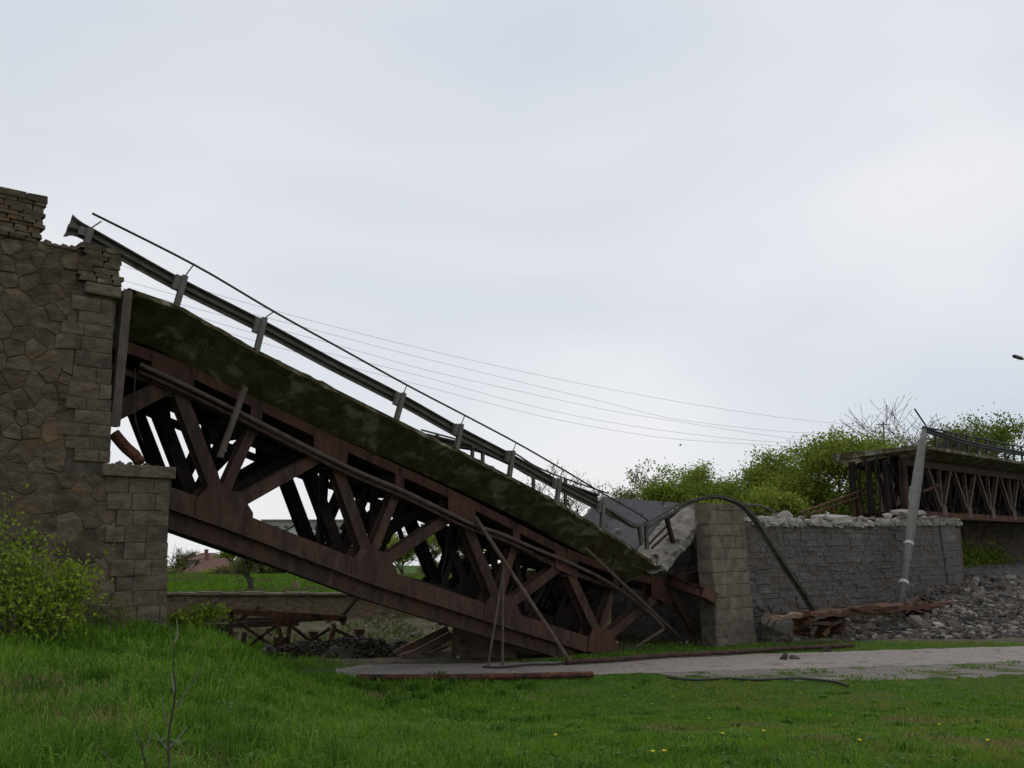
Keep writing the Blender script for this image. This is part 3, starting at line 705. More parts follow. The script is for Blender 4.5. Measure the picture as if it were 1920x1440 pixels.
MB().tube(spline(hr, 5), .03, 8).build('handrail', M['rail'], gr)
posts = [((160, 462), (170, 428), (190, 415)), ((330, 576), (347, 517), (362, 498)), ((481, 658), (496, 596), (514, 584)), ((743, 787), (757, 737), (763, 722)), ((856, 843), (865, 795), (871, 780)), ((955, 892), (962, 845), (967, 832)), ((1044, 940), (1050, 897), (1055, 880)), ((1128, 986), (1131, 940), (1131, 926))]
for a, b, c in posts:
    A_, B_, C_ = PX(*a, .42), PX(*b, .42), PX(*c, .5)
    A_ = A_ - (B_ - A_) * .08
    po = MB().hsec(A_, B_, .13, .12).build('post', M['galv_pale'], gr); BASE[po] = BASE[gr]
    dd = (B_ - A_); MB().bar(B_ - dd * .42 - AX * .13 + BX * .05, B_ - dd * .02 - AX * .13 + BX * .05, .15, .14).build('spacer_block', M['galv_pale'], po)
    MB().tube([B_ - dd * .02, (B_ + C_) / 2, C_], .016, 6).build('bracket_rod', M['rail'], po)
# bent run of barrier arching over the pier and dropping to the rubble
arch = [PX(1127, 952, .45), PX(1160, 970, .45), PX(1192, 986, .45), PX(1222, 974, .4), PX(1262, 950, .3), PX(1305, 935, .1), PX(1345, 931, -.15), PX(1385, 944, -.5), PX(1412, 970, -.7), PX(1440, 1012, -.9), PX(1470, 1060, -1.0), PX(1500, 1104, -1.05), PX(1526, 1145, -1.1)]
ar = thing('bent_barrier', 'bent barrier rail arching over the pale pilaster and dropping to the rubble', 'crash barrier', arch[-1])
wbeam(spline(arch, 6), .3, .07, twist=lambda t: -1.25 * float(ss(0, .15, t)) , scale=lambda t: .75 + .25 * t).build('beam', M['galv'], ar)
ar2 = [PX(1210, 992, .45), PX(1250, 968, .35), PX(1290, 946, .2), PX(1335, 933, .0), PX(1378, 943, -.4), PX(1405, 966, -.62)]
MB().tube(spline(ar2, 6), .05, 8).build('handrail', M['galv'], ar)
for a, b in [(((1213, 1030)), (1211, 978)), ((1203, 1022), (1198, 985))]:
    MB().hsec(PX(*a, .5), PX(*b, .45), .13, .1).build('post', M['galv'], ar)
a = MB().hsec(PX(1262, 1018, .6), PX(1250, 972, .5), .14, .12).build('broken_post', M['steel_dark'], ar)
MB().bar(PX(1250, 974, .5), PX(1280, 948, .5), .1, .1).build('broken_post', M['steel_dark'], ar)
for a, b in [((1215, 1022), (1256, 980)), ((1222, 1028), (1252, 1000))]:
    o = MB().tube([PX(*a, .75), PX(*b, 1.0)], .045, 6).build('loose_bar', M['steel_dark'], origin=PX(*a, .75)); prop(o, ('longer' if a[0] == 1215 else 'shorter') + ' thin dark bar lying on the tilted pale slab by the fold', 'steel bar', 'bars on the tilted slab')
a2 = [PX(1398, 946, 3), PX(1425, 948, 3), PX(1450, 960, 3), PX(1472, 975, 3)]
o = MB().tube(spline(a2, 5), .06, 6).build('bent_pipe', M['galv'], origin=a2[-1]); prop(o, 'thin bent grey rail curving onto the rubble behind the pale pilaster', 'pipe')
a2 = [p + np.array([0, 0, -.28]) for p in a2[1:]]
o = MB().tube(spline(a2, 5), .045, 6).build('bent_pipe', M['galv'], origin=a2[-1]); prop(o, 'lower of two thin bent rails behind the pale pilaster', 'pipe')
# far side barrier of the fallen span, buckled
fb = thing('far_barrier', 'buckled barrier along the far edge of the fallen deck', 'crash barrier', W(12, 6.1, zdeck(12, 6.1)))
fpts = [PX(*p, 6.1) for p in [(790, 806), (850, 822), (905, 838), (940, 845), (965, 850), (1000, 872), (1040, 890), (1090, 908), (1140, 925)]]
MB().tube(spline(fpts, 5), .035, 6).build('handrail', M['rail'], fb)
f2 = [PX(*p, 6.1) for p in [(800, 820), (850, 832), (900, 842), (960, 868), (1000, 890), (1060, 912), (1120, 932)]]
wbeam(spline(f2, 5), .3, .08).build('beam', M['steel_dark'], fb)
for (a, b) in [((820, 835), (820, 814)), ((885, 856), (886, 834)), ((905, 868), (905, 838)), ((1000, 905), (1000, 873)), ((1060, 925), (1060, 898))]:
    MB().hsec(PX(a[0], a[1] + 25, 6.1), PX(*b, 6.1), .12, .1).build('post', M['galv'], fb)
# debris on the fallen deck
rr = random.Random(21)
for k in range(26):
    u = rr.uniform(11.5, 17.2); s = rr.uniform(1.2, 5.8); sz = rr.uniform(.12, .42)
    lump('concrete_lump', W(u, s, zdeck(u, s) + .03 + sz * .2), sz, 'concrete', 'broken concrete lump strewn on the lower end of the fallen deck', 'rubble', 'lumps on the fallen deck', r=rr)
for k in range(16):
    s_ = .35 + k * .36; p_ = W(U1 - .1, s_, zdeck(U1, s_) - .05); q_ = p_ + AX * rr.uniform(.15, .5) + np.array([0, 0, rr.uniform(.05, .45)]) + BX * rr.uniform(-.15, .15)
    MB().tube([p_, (p_ + q_) / 2 + np.array([0, 0, rr.uniform(-.06, .1)]), q_], .014, 5).build('bent_rebar', M['steel_dark'], span)
for k in range(34):
    t_ = rr.random() ** 1.6; s_ = rr.uniform(.4, 5.9); u_, z_ = sl2(t_, s_); sz = rr.uniform(.08, .3) * (1.2 - .6 * t_)
    lump('concrete_lump', W(u_ - .05, s_, z_ + .06 + sz * .2), sz, rr.choice(['concrete', 'rock', 'rock']), 'broken lump lying on the tilted pale slab beyond the fold', 'rubble', 'lumps on the tilted slab', r=rr)
for k in range(26):   # crumbs at the fold
    lump('concrete_lump', W(a0 + rr.uniform(-.35, .1), rr.uniform(.15, .9), za0 - rr.uniform(.02, .3)), rr.uniform(.1, .24), 'concrete', 'broken lump wedged in the fold between the two slabs', 'rubble', 'lumps in the fold', r=rr)

# steel post jammed between abutment and span
o = MB().hsec(PX(214, 800, .4), PX(238, 545, .4), .2, .18).build('steel_post', M['pipe_brown'], origin=PX(214, 800, .4)); prop(o, 'leaning grey brown steel post jammed between stone abutment and deck end', 'steel post')
pts = spline([PX(213, 812, 1.2), PX(235, 838, 1.1), PX(254, 855, 1.0), PX(262, 868, .9)], 5)
o = MB().tube(pts, .13, 8).build('broken_pipe', M['rust'], origin=pts[-1]); prop(o, 'stubby rusty broken pipe end resting on the abutment ledge', 'pipe')
rr = random.Random(31)
for k in range(14): lump('stone_chip', W(rr.uniform(-1.2, -.25), rr.uniform(.1, .8), SEAT + .04), rr.uniform(.06, .16), 'rock', 'small stone chip lying on the abutment ledge', 'rubble', 'chips on the abutment ledge', r=rr)
pts = spline([PX(254, 690, 1.3), PX(252, 740, 1.3), PX(255, 790, 1.3), PX(268, 828, 1.3)], 5)
o = MB().tube(pts, .018, 5).build('hanging_cable', M['rail'], origin=pts[-1]); prop(o, 'thin black cable hanging under the deck beside the abutment', 'cable')

# loose bars and pipes leaning on the wreck
def lean(name, pts, r, mt, label, cat, group=None):
    o = MB().tube(pts, r, 8).build(name, mt, origin=pts[-1]); return prop(o, label, cat, group)
def onground(x, y): w = GP(x, y, 0); w[2] = float(hgt(w[0], w[1])) + .06; return w
lean('leaning_pipe', [PX(890, 968, 1.3), onground(1070, 1246)], .065, M['pipe_brown'], 'long pale brown pipe leaning from the truss down to the path edge', 'pipe')
lean('leaning_rod', [PX(945, 1058, 1.2), onground(915, 1253)], .035, M['pipe_brown'], 'thin slanting rod standing on the path under the truss', 'rod')
lean('leaning_rod', [PX(944, 1053, 1.2), onground(942, 1252)], .04, M['pipe_brown'], 'thin upright rod standing on the path under the truss', 'rod')
lean('leaning_pipe', [PX(1098, 1028, .9), onground(1285, 1203)], .06, M['pipe_brown'], 'reddish brown pipe leaning from the deck edge to the grass by the pilaster', 'pipe')
lean('leaning_bar', [PX(460, 726, 1.1), PX(412, 858, 1.1)], .085, M['pipe_brown'], 'short brown bar hanging from the service pipe near the abutment', 'steel bar')
lean('loose_bar', [PX(1245, 1180, .9), onground(1192, 1216)], .05, M['pipe_brown'], 'short rod propped in the grass below the truss end', 'rod')
gp = [onground(*p) + np.array([0, 0, .05]) for p in [(1062, 1248), (1140, 1244), (1250, 1235), (1360, 1230), (1470, 1222), (1600, 1216)]]
lean('fallen_rail', gp, .075, M['steel'], 'dark rail lying along the far edge of the path', 'rail')
gp = [onground(*p) + np.array([0, 0, .06]) for p in [(668, 1279), (800, 1279), (960, 1277), (1112, 1273)]]
lean('fallen_pipe', gp, .09, M['rust'], 'rusty brown pipe lying along the near edge of the path', 'pipe')
gp = spline([onground(*p) for p in [(1250, 1274), (1300, 1279), (1360, 1276), (1420, 1279), (1490, 1276), (1560, 1282), (1590, 1290)]], 6)
lean('cable', gp, .035, M['rail'], 'black cable snaking through the gravel beside the path', 'cable')
gp = spline([onground(*p) for p in [(905, 1254), (940, 1255), (990, 1250), (1040, 1249), (1080, 1243), (1100, 1245)]], 6)
lean('cable', gp, .03, M['rail'], 'black cable lying on the path at the foot of the leaning rods', 'cable')
for (x, y, sz) in [(1470, 1237, .45), (1488, 1236, .4), (1550, 1222, .4), (1068, 1247, .3)]:
    lump('dark_clod', onground(x, y), sz, 'rock_dark', 'dark clod lying at the far edge of the path', 'clod', 'clods by the path', r=rr)
for (x, y, sz) in [(1289, 1205, .22), (1278, 1207, .15), (860, 1236, .22), (1660, 1196, .2), (1855, 1198, .25)]:
    lump('pale_stone', onground(x, y), sz, 'concrete', 'small pale stone lying in the grass strip beyond the path', 'stone', 'pale stones in the grass', r=rr)

# ------------------------------------------------------------------ standing span
st = thing('standing_span', 'upright dark truss span still resting on the far end of the long pier', 'bridge span', W(48, 3, 5))
SU0 = UZ(1738, 836, .3)[0]; SZ = 8.93; SU1 = 78.0
us = np.arange(SU0, SU1, .6); vs = []; fs = []
for i, u in enumerate(us):
    j = lambda a: r2.uniform(-a, a)
    prof = [(.3, j(.02)), (.3, -.18), (1.5, -.55), (1.95, -.55), (2.1, -.4), (4.4, -.4), (4.6, -.55), (5.0, -.55), (6.1, -.18), (6.1, 0.0)]
    for s, z in prof: vs.append(W(u + ((s - .3) * .12 + j(.35) if i == 0 else 0), s, SZ + z - (.35 * ss(1.2, 0, i) * ss(2, 6, s) if i == 0 else 0)))
nP = 10
for i in range(len(us) - 1):
    for k in range(nP): fs.append((i * nP + k, i * nP + (k + 1) % nP, (i + 1) * nP + (k + 1) % nP, (i + 1) * nP + k))
fs.append(tuple(range(nP))); fs.append(tuple((len(us) - 1) * nP + k for k in range(nP - 1, -1, -1)))
MB().add(vs, fs).build('deck_slab', M['concrete_moss'], st)
# torn flap of deck and asphalt at the broken end
fl = [(UZ(1606, 852, 5.6)), (UZ(1640, 850, 4.6)), (UZ(1690, 846, 2.6)), (UZ(1736, 838, .5))]
m_ = MB(); vs = []
for (u, z), s in zip(fl, (5.6, 4.6, 2.6, .5)):
    for d in (-.05, .6, 1.6): vs += [W(u + d, s, SZ + .02 + r2.uniform(-.06, .06)), W(u + d, s, SZ - .3 + r2.uniform(-.08, .08))]
fs = []
for i in range(3):
    for k in range(2):
        a = i * 6 + k * 2; b = a + 6; fs += [(a, a + 2, b + 2, b), (a + 1, b + 1, b + 3, a + 3)]
    a = i * 6; b = a + 6; fs += [(a, b, b + 1, a + 1), (a + 4, a + 5, b + 5, b + 4)]
m_.add(vs, fs).build('torn_slab_edge', M['concrete_dirty'], st)
SB = UZ(1790, 966, 1.8)[1]; SB = 5.35
for s, mm in ((1.8, M['steel']), (2.8, M['steel_dark']), (3.8, M['steel_dark']), (4.8, M['steel_dark'])):  # the two middle trusses are added to block light through the span
    flat = lambda u: 0.0
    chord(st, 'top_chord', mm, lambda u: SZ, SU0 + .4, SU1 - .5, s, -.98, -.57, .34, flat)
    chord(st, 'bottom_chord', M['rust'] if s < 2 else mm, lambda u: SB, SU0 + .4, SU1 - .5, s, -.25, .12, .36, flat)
    nodes = np.arange(UZ(1765, 950, 1.8)[0] - 3.6 * 0 , SU1 - 1, 3.75)
    for i, u in enumerate(nodes):
        tz = SZ - .95; bz = SB + .1
        mm2 = M['pipe_brown'] if s < 2 else mm
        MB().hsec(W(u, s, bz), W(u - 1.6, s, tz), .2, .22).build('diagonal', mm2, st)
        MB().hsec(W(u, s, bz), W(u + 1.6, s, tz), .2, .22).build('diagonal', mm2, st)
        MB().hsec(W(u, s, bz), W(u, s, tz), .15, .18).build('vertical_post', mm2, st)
        plate(st, 'gusset_plate', mm2, [(u - .35, SB - .12), (u + .35, SB - .12), (u + .28, SB + .5), (u - .28, SB + .5)], s - .19, .03)
        if s < 2:
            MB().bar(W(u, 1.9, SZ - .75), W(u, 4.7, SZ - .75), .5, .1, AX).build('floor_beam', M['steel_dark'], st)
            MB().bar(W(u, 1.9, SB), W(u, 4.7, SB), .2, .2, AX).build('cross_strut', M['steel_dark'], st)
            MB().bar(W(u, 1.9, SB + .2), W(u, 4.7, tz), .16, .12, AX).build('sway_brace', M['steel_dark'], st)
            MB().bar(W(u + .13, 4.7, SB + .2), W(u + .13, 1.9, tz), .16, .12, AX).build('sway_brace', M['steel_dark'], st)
    for du in (.3, ):
        MB().hsec(W(SU0 + du, s, SB), W(SU0 + du, s, SZ - .6), .24, .26).build('end_post', mm, st)
for s in (2.6, 3.3, 4.1): chord(st, 'stringer', M['steel_dark'], lambda u: SZ, SU0 + .3, SU1 - .6, s, -.85, -.42, .16, lambda u: 0.0)
for k in range(9):  # extra slanting bars added to darken the open end
    s = 2.1 + k * .32; MB().bar(W(SU0 + .4 + .2 * (k % 2), s, SB - .2), W(SU0 + .1 + .3 * (k % 3), s + .5 * (k % 2) - .2, SZ - .7), .09, .08).build('end_post', M['steel_dark'], st)
MB().bar(PX(1730, 922, 1.5), PX(1760, 908, 1.5), .12, .12).build('torn_brace', M['rust'], st)
tq = random.Random(17)
for k in range(26):
    t_ = k / 25; i_ = min(2, int(t_ * 3)); f_ = t_ * 3 - i_; ss_ = (5.6, 4.6, 2.6, .5); u = fl[i_][0] + (fl[i_ + 1][0] - fl[i_][0]) * f_; s_ = ss_[i_] + (ss_[i_ + 1] - ss_[i_]) * f_
    lump('torn_fragment', W(u - .02 + tq.uniform(-.2, .25), s_, SZ - .15 + tq.uniform(-.22, .12)), tq.uniform(.25, .6), tq.choice(['rock', 'rock_dark', 'rock_dark']), '', '', None, parent=st, r=tq)
for k in range(7):
    s_ = .8 + k * .75; u = 41.3 + tq.uniform(-.4, .3); MB().tube([W(u, s_, SZ - .2), W(u - .3, s_ + tq.uniform(-.2, .2), SZ - .7), W(u - .2 + tq.uniform(-.3, .3), s_ + tq.uniform(-.3, .3), SZ - 1.2 - tq.uniform(0, .6))], .025, 5).build('bent_rebar', M['steel_dark'], st)
# railing on the standing span
ra = thing('bridge_railing', 'steel railing along the edge of the standing deck, bent up at its torn end', 'railing', W(SU0 + 1, .5, SZ))
MB().tube([W(SU0 + .2, .5, SZ + 1.05), W(60, .5, SZ + 1.02), W(SU1 - 1, .5, SZ + 1.02)], .05, 6).build('top_rail', M['rail'], ra)
MB().tube([PX(1736, 798, .5), PX(1715, 767, .5)], .05, 6).build('bent_rail_end', M['rail'], ra)
wbeam([W(SU0 + .1, .5, SZ + .92), W(SU0 + 5, .5, SZ + .66), W(SU0 + 8, .5, SZ + .58), W(60, .5, SZ + .58), W(SU1 - 1, .5, SZ + .58)], .32, .08).build('beam', M['rail'], ra)
u = SU0 + .3
while u < SU1 - 1:
    MB().hsec(W(u, .55, SZ - .02), W(u, .55, SZ + 1.03), .11, .1).build('post', M['rail'], ra); u += 1.5
ra2 = thing('bridge_railing', 'steel railing along the far edge of the standing deck', 'railing', W(SU0 + 4, 5.9, SZ))
MB().tube([W(SU0 + 14, 5.9, SZ + 1.05), W(SU1 - 1, 5.9, SZ + 1.02)], .05, 6).build('top_rail', M['rail'], ra2)
wbeam([W(SU0 + 14, 5.9, SZ + .6), W(SU1 - 1, 5.9, SZ + .58)], .32, .08).build('beam', M['galv'], ra2)
u = SU0 + 14.3
while u < SU1 - 1: MB().hsec(W(u, 5.85, SZ - .02), W(u, 5.85, SZ + 1.03), .11, .1).build('post', M['galv'], ra2); u += 3
# twisted rusty girder sagging from the torn end to the pier top
tg = thing('twisted_girder', 'twisted rusty girder sloping from the torn deck down to the pier rubble', 'girder', PX(1500, 975, 4.5))
for dz in (0, .55):
    MB().tube(spline([PX(1500, 972 - dz * 18, 4.5), PX(1560, 950 - dz * 18, 4.5), PX(1610, 932 - dz * 18, 4.5), PX(1640, 918 - dz * 18, 4.5)], 4), .07, 6).build('rail', M['rust'], tg)
for x, y in ((1560, 948), (1598, 934), (1610, 930)):
    MB().hsec(PX(x, y, 4.5), PX(x + 5, y + 38, 4.5), .14, .12).build('post', M['rust'], tg)

# leaning lamp post, tapered
lp = thing('leaning_pole', 'grey tapered pole with white bands leaning against the standing span', 'pole', W(38, -2.5, 0))
b0 = PX(1688, 1142, -1.7); t0 = PX(1728, 838, .1); t1 = PX(1733, 806, .22)
def along(t): return b0 + (t0 - b0) * t
MB().tube([along(0), along(.35), along(.55), along(.8), t0, t1], [.17, .2, .235, .26, .2, .11], 12).build('shaft', M['pole'], lp, smooth=True)
for t in (.135, .355): MB().tube([along(t - .008), along(t + .008)], [.225, .225], 12).build('band', M['band'], lp)
MB().bar(along(.62) - np.array([.24, 0, 0]), along(.72) - np.array([.27, 0, 0]), .12, .1).build('bracket', M['pole'], lp)
# street lamp further along the standing deck
sl = thing('street_lamp', 'dark street lamp head on a long arm above the standing span', 'street lamp', W(60, .2, SZ))
hp = PX(1899, 667, 0.2); hq = PX(1918, 673, 0.2); pw = W(float((PX(1990, 690, .2) - C0) @ AX), .2, SZ - .2)
m_ = MB(); m_.tube([hp, hp + (hq - hp) * .15, hp + (hq - hp) * .8, hq], [.05, .13, .13, .07], 8); m_.build('lamp_head', M['lamp'], sl)
MB().tube([hq, PX(1945, 682, .2), PX(1975, 696, .2), np.array([pw[0], pw[1], PX(1990, 720, .2)[2]]), np.array([pw[0], pw[1], SZ - .1])], [.03, .035, .04, .06, .09], 8).build('pole', M['pole'], sl)

# wall beneath the standing span, raised behind it to block light; bushes in front
wl = thing('raised_shade_wall', 'dark stone wall in the shade beneath the standing span, made taller to block light', 'wall', W(58, 8, 0))
EW = UZ(1688, 900, 6.6)[0]
MB().bx(EW, 84, 6.6, 8.2, -.5, 8.3).build('core', M['mortar'], wl)
rw = random.Random(77); z = 0; cnt = 0; rest = MB()
while z < 8.3:
    h = rw.uniform(.4, .55); u = EW + .1
    while u < 83:
        w_ = rw.uniform(.7, 1.3); pr = rw.uniform(.03, .12); a, b, c, d = u + .015, u + w_ - .015, z + .015, z + h - .015
        far = u > EW + 16 or z > 6.5; m_ = rest if far else MB()
        m_.box8([W(a, 6.65, c), W(b, 6.65, c), W(b - .03, 6.6 - pr, c + .03), W(a + .03, 6.6 - pr, c + .03), W(a, 6.65, d), W(b, 6.65, d), W(b - .03, 6.6 - pr, d - .03), W(a + .03, 6.6 - pr, d - .03)])
        if not far: m_.build('stone_block', M['rubble'], wl)
        u += w_
    z += h
o = rest.build('stone_courses', M['rubble'], wl); o['kind'] = 'stuff'

# ------------------------------------------------------------------ rubble heap and rusty wreckage in front of the pier
rr = random.Random(55)
def heap_front(x): return 35.5 + .13 * (x - 10) + .25 * math.sin(x * 1.7)
def in_heap(x, y):
    u = (x - C0[0]) * AX[0] + (y - C0[1]) * AX[1]; sv = (x - C0[0]) * BX[0] + (y - C0[1]) * BX[1]
    return u > 23.6 and y > heap_front(x) and (sv < .06 if u < 44.6 else sv < 6.5) and u < 78
def heap_h(x, y):
    f = float(np.interp(x, [9.5, 12, 15, 18, 22, 26, 32, 45], [.28, .42, .58, .72, .88, 1.05, 1.2, 1.2]))
    return f * float(ss(0, 5.0, y - heap_front(x))) + .12 * float(ss(0, .5, y - heap_front(x)))
vs = []; fs = []; xx = np.arange(9.2, 48, .32); yy = np.arange(35, 75, .32); nY = len(yy)
for x in xx:
    for y in yy:
        k = heap_h(x, y); vs.append((x, y, float(hgt(x, y)) - .06 + k + rr.uniform(-.09, .09) * min(1, k * 3)))
for i in range(len(xx) - 1):
    for k in range(nY - 1):
        if in_heap(xx[i] + .16, yy[k] + .16): fs.append((i * nY + k, (i + 1) * nY + k, (i + 1) * nY + k + 1, i * nY + k + 1))
used = sorted({q for f in fs for q in f}); mp_ = {q: i for i, q in enumerate(used)}
o = MB().add([vs[q] for q in used], [tuple(mp_[q] for q in f) for f in fs]).build('rubble_fill', M['rock'], origin=W(40, -2, 0)); prop(o, 'fine grey dirt heaped at the foot of the long pier', 'rubble', None, 'stuff')
def heap_pt(r):
    while True:
        x = r.choice([r.uniform(9.8, 22), r.uniform(14, 36)]); y = heap_front(x) + r.choice([abs(r.gauss(0, 2.2)), r.uniform(0, 14)]) + .05
        if in_heap(x, y): return x, y, float(hgt(x, y)) + heap_h(x, y) - .06
bits = {'rock': MB(), 'rock_dark': MB(), 'concrete': MB()}
def bit(mb, x, y, z, h):
    mb.box8([np.array([x, y, z]) + np.array(v) * h + np.array([rr.uniform(-.5, .5), rr.uniform(-.5, .5), rr.uniform(-.4, .4)]) * h for v in [(-1, -1, -.6), (1, -1, -.6), (1, 1, -.6), (-1, 1, -.6), (-.7, -.7, .8), (.7, -.7, .8), (.7, .7, .8), (-.7, .7, .8)]])
for k in range(9000):
    x, y, z = heap_pt(rr); bit(bits[rr.choice(['rock', 'rock', 'rock', 'rock_dark', 'rock_dark', 'rock_dark', 'concrete'])], x, y, z, rr.choice([.04, .06, .09, .14]) * rr.uniform(.7, 1.3))
for mk, mb in bits.items():
    o = mb.build('rubble_bits', M[mk], origin=W(40, -2, 0)); prop(o, {'rock': 'small grey', 'rock_dark': 'small dark', 'concrete': 'small pale'}[mk] + ' stone bits covering the rubble heap', 'rubble', None, 'stuff')
mb = MB()
for k in range(1600):
    u = rr.uniform(23.5, 44); s_ = abs(rr.gauss(.25, .5)); w = W(u, max(.1, s_), max(float(top_fn(u)), 4.5) + rr.uniform(-.02, .16)); bit(mb, w[0], w[1], w[2], rr.choice([.05, .08, .12]) * rr.uniform(.7, 1.3))
o = mb.build('rubble_bits', M['concrete'], origin=W(33, .5, 4.5)); prop(o, 'small pale bits strewn along the pier top', 'rubble', None, 'stuff')
SIZE = lambda z: 'small' if z < .32 else 'mid sized' if z < .58 else 'large'
TONE = {'rock': 'grey', 'rock_dark': 'dark', 'concrete': 'pale'}
for k in range(285):
    x, y, z = heap_pt(rr); sz = rr.choice([.2, .26, .34, .42, .55, .75]) * rr.uniform(.8, 1.2)
    mk = rr.choice(['rock', 'rock', 'rock', 'rock', 'rock_dark', 'rock_dark', 'concrete']); lb = SIZE(sz) + ' ' + TONE[mk] + ' lump in the rubble heap at the foot of the long pier'
    lump('rubble_lump', (x, y, z + sz * .13), sz, mk, lb, 'rubble', SIZE(sz) + ' ' + TONE[mk] + ' lumps of the rubble heap', r=rr)
o = lump('boulder', (GP(1735, 1192, 0) + np.array([0, .3, .35])), 1.25, 'rock', 'large tilted grey boulder at the grass edge of the rubble heap', 'boulder', None, r=rr)
o.rotation_euler = (.5, .3, .4)
pa = thing('tilted_slab', 'pale broken concrete slab lying against the foot of the pilaster', 'concrete slab', W(25, -1.2, 0))
a, b = GP(1425, 1200, 0), GP(1505, 1196, 0)
c8 = [a, b, PX(1500, 1160, -.8), PX(1428, 1162, -.5)]
MB().box8([p - np.array([0, 0, .15]) for p in c8] + [p + np.array([0, 0, .12]) for p in c8]).build('slab', M['concrete_dirty'], pa)
MB().tube([PX(1436, 1178, -1.2), PX(1447, 1150, -1.0), PX(1440, 1138, -.9)], .03, 6).build('bent_rebar', M['steel_dark'], pa)
MB().tube([PX(1448, 1180, -1.2), PX(1466, 1140, -1.0)], .03, 6).build('bent_rebar', M['steel_dark'], pa)
for (x, y, z_) in [(1428, 1142, .5), (1436, 1152, .45), (1446, 1160, .5), (1430, 1165, .4), (1470, 1150, .4)]:
    lump('broken_block', PX(x, y, -.35), z_, 'rock', 'broken stone chunk piled beside the pale pilaster', 'rubble', 'chunks beside the pilaster', r=rr)
gd = thing('crushed_girder', 'crushed orange rusty girder lying on the rubble before the pier', 'girder', W(31, -2, .3))
SG = -2.4
def gpt(x, y, s=SG): return PX(x, y, s)
cr = random.Random(66)
def crumple(pts, w, t, name, mt, amp=.07, s=None):
    amp *= .6; P = spline([PX(x, y, SG if s is None else s) for x, y in pts], 3); vs = []; fs = []; n_ = len(P)
    for i, p in enumerate(P):
        d = P[min(i + 1, n_ - 1)] - P[max(i - 1, 0)]; d /= np.linalg.norm(d); up = np.cross(d, BX); up = up if up[2] > 0 else -up
        j = lambda: cr.uniform(-amp, amp); tl = cr.uniform(-.35, .35)
        for a, b in ((-1, -1), (-1, 1), (1, 1), (1, -1)): vs.append(p + up * (a * w / 2 + b * tl * t * .3 + j()) + BX * (b * t / 2 + j()))
    for i in range(n_ - 1):
        for k in range(4): fs.append((i * 4 + k, i * 4 + (k + 1) % 4, i * 4 + 4 + (k + 1) % 4, i * 4 + 4 + k))
    fs += [(0, 1, 2, 3), tuple(4 * (n_ - 1) + k for k in (3, 2, 1, 0))]
    MB().add(vs, fs).build(name, M[mt], gd)
crumple([(1500, 1153), (1540, 1152), (1575, 1144)], .14, .9, 'top_plate', 'rust')
crumple([(1502, 1156), (1504, 1175), (1506, 1193)], .1, .7, 'side_plate', 'rust', .04)
crumple([(1508, 1168), (1540, 1170), (1568, 1163)], .14, .6, 'web_plate', 'steel', .05)
crumple([(1564, 1148), (1570, 1170), (1566, 1188)], .1, .7, 'side_plate', 'steel', .05)
crumple([(1536, 1192), (1548, 1175), (1560, 1164)], .16, .4, 'torn_plate', 'rust', .06)
crumple([(1570, 1142), (1610, 1141), (1660, 1137), (1705, 1138)], .16, .5, 'flange', 'rust')
crumple([(1578, 1152), (1630, 1151), (1690, 1149)], .18, .4, 'flange', 'steel', .06)
crumple([(1600, 1147), (1640, 1146), (1700, 1144), (1725, 1146)], .1, .6, 'web_plate', 'rust', .05)
crumple([(1690, 1137), (1740, 1134), (1770, 1132), (1806, 1131)], .15, .45, 'flange', 'rust')
crumple([(1703, 1138), (1724, 1117)], .1, .2, 'bent_plate', 'steel', .03)
crumple([(1722, 1117), (1752, 1134)], .1, .2, 'bent_plate', 'steel', .03)
plate(gd, 'torn_plate', M['rust'], [UZ(x, y, SG - .3) for x, y in ((1700, 1146), (1712, 1128), (1722, 1133), (1738, 1127), (1748, 1146), (1725, 1141))], SG - .3, .1)
crumple([(1440, 1156), (1470, 1158), (1500, 1152)], .14, .3, 'flange', 'wood', .05)
o = MB().bar(PX(1885, 1176, -4), PX(1990, 1174, -4), .2, .4).build('rusty_plate', M['rust'], origin=PX(1885, 1176, -4)); prop(o, 'flat rusty plate lying on the grass edge of the rubble', 'steel plate')
o = MB().bar(onground(1455, 1200), onground(1480, 1203), .25, .06, (0, 0, 1)).build('rusty_plate', M['rust'], origin=onground(1455, 1200)); prop(o, 'small rusty scrap lying in the grass beside the tilted slab', 'steel plate')

# ------------------------------------------------------------------ wreckage in the stream bed on the left
wk = thing('wrecked_trestle', 'low wreck of rusty trestle frames lying beyond the grassy bank', 'trestle', AT(560, 1210, 32))
def wb(a, b, w_, Ya=32, Yb=None, mt='steel', name='bar', t=.12):
    p = AT(*a, Ya); q = AT(*b, Yb if Yb is not None else Ya); MB().hsec(p, q, w_, max(t, .09), (0, 1, 0)).build(name, M[mt], wk)
wb((432, 1146), (650, 1160), .2, 32, mt='rust', name='top_chord'); wb((330, 1158), (435, 1148), .14, 33, mt='rust', name='top_chord')
wb((335, 1176), (560, 1170), .14, 33.5, name='bottom_chord'); wb((350, 1182), (430, 1181), .12, 33, mt='steel_dark', name='bottom_chord')
wb((340, 1165), (530, 1160), .12, 34, name='rail'); wb((440, 1170), (650, 1158), .12, 33, name='rail')
for a, b in [((434, 1146), (432, 1200)), ((520, 1160), (530, 1215)), ((545, 1160), (538, 1218)), ((640, 1160), (645, 1172)), ((628, 1172), (620, 1205)), ((440, 1185), (437, 1205)), ((458, 1185), (456, 1207))]: wb(a, b, .13, 32, mt='rust' if a[0] % 4 == 0 else 'steel', name='post')
for a, b in [((455, 1172), (515, 1215)), ((520, 1172), (468, 1210)), ((548, 1175), (580, 1200)), ((620, 1178), (560, 1215)), ((628, 1180), (670, 1200)), ((585, 1190), (610, 1210)), ((445, 1165), (488, 1138)), ((640, 1158), (672, 1120))]: wb(a, b, .1, 32.4, name='diagonal')
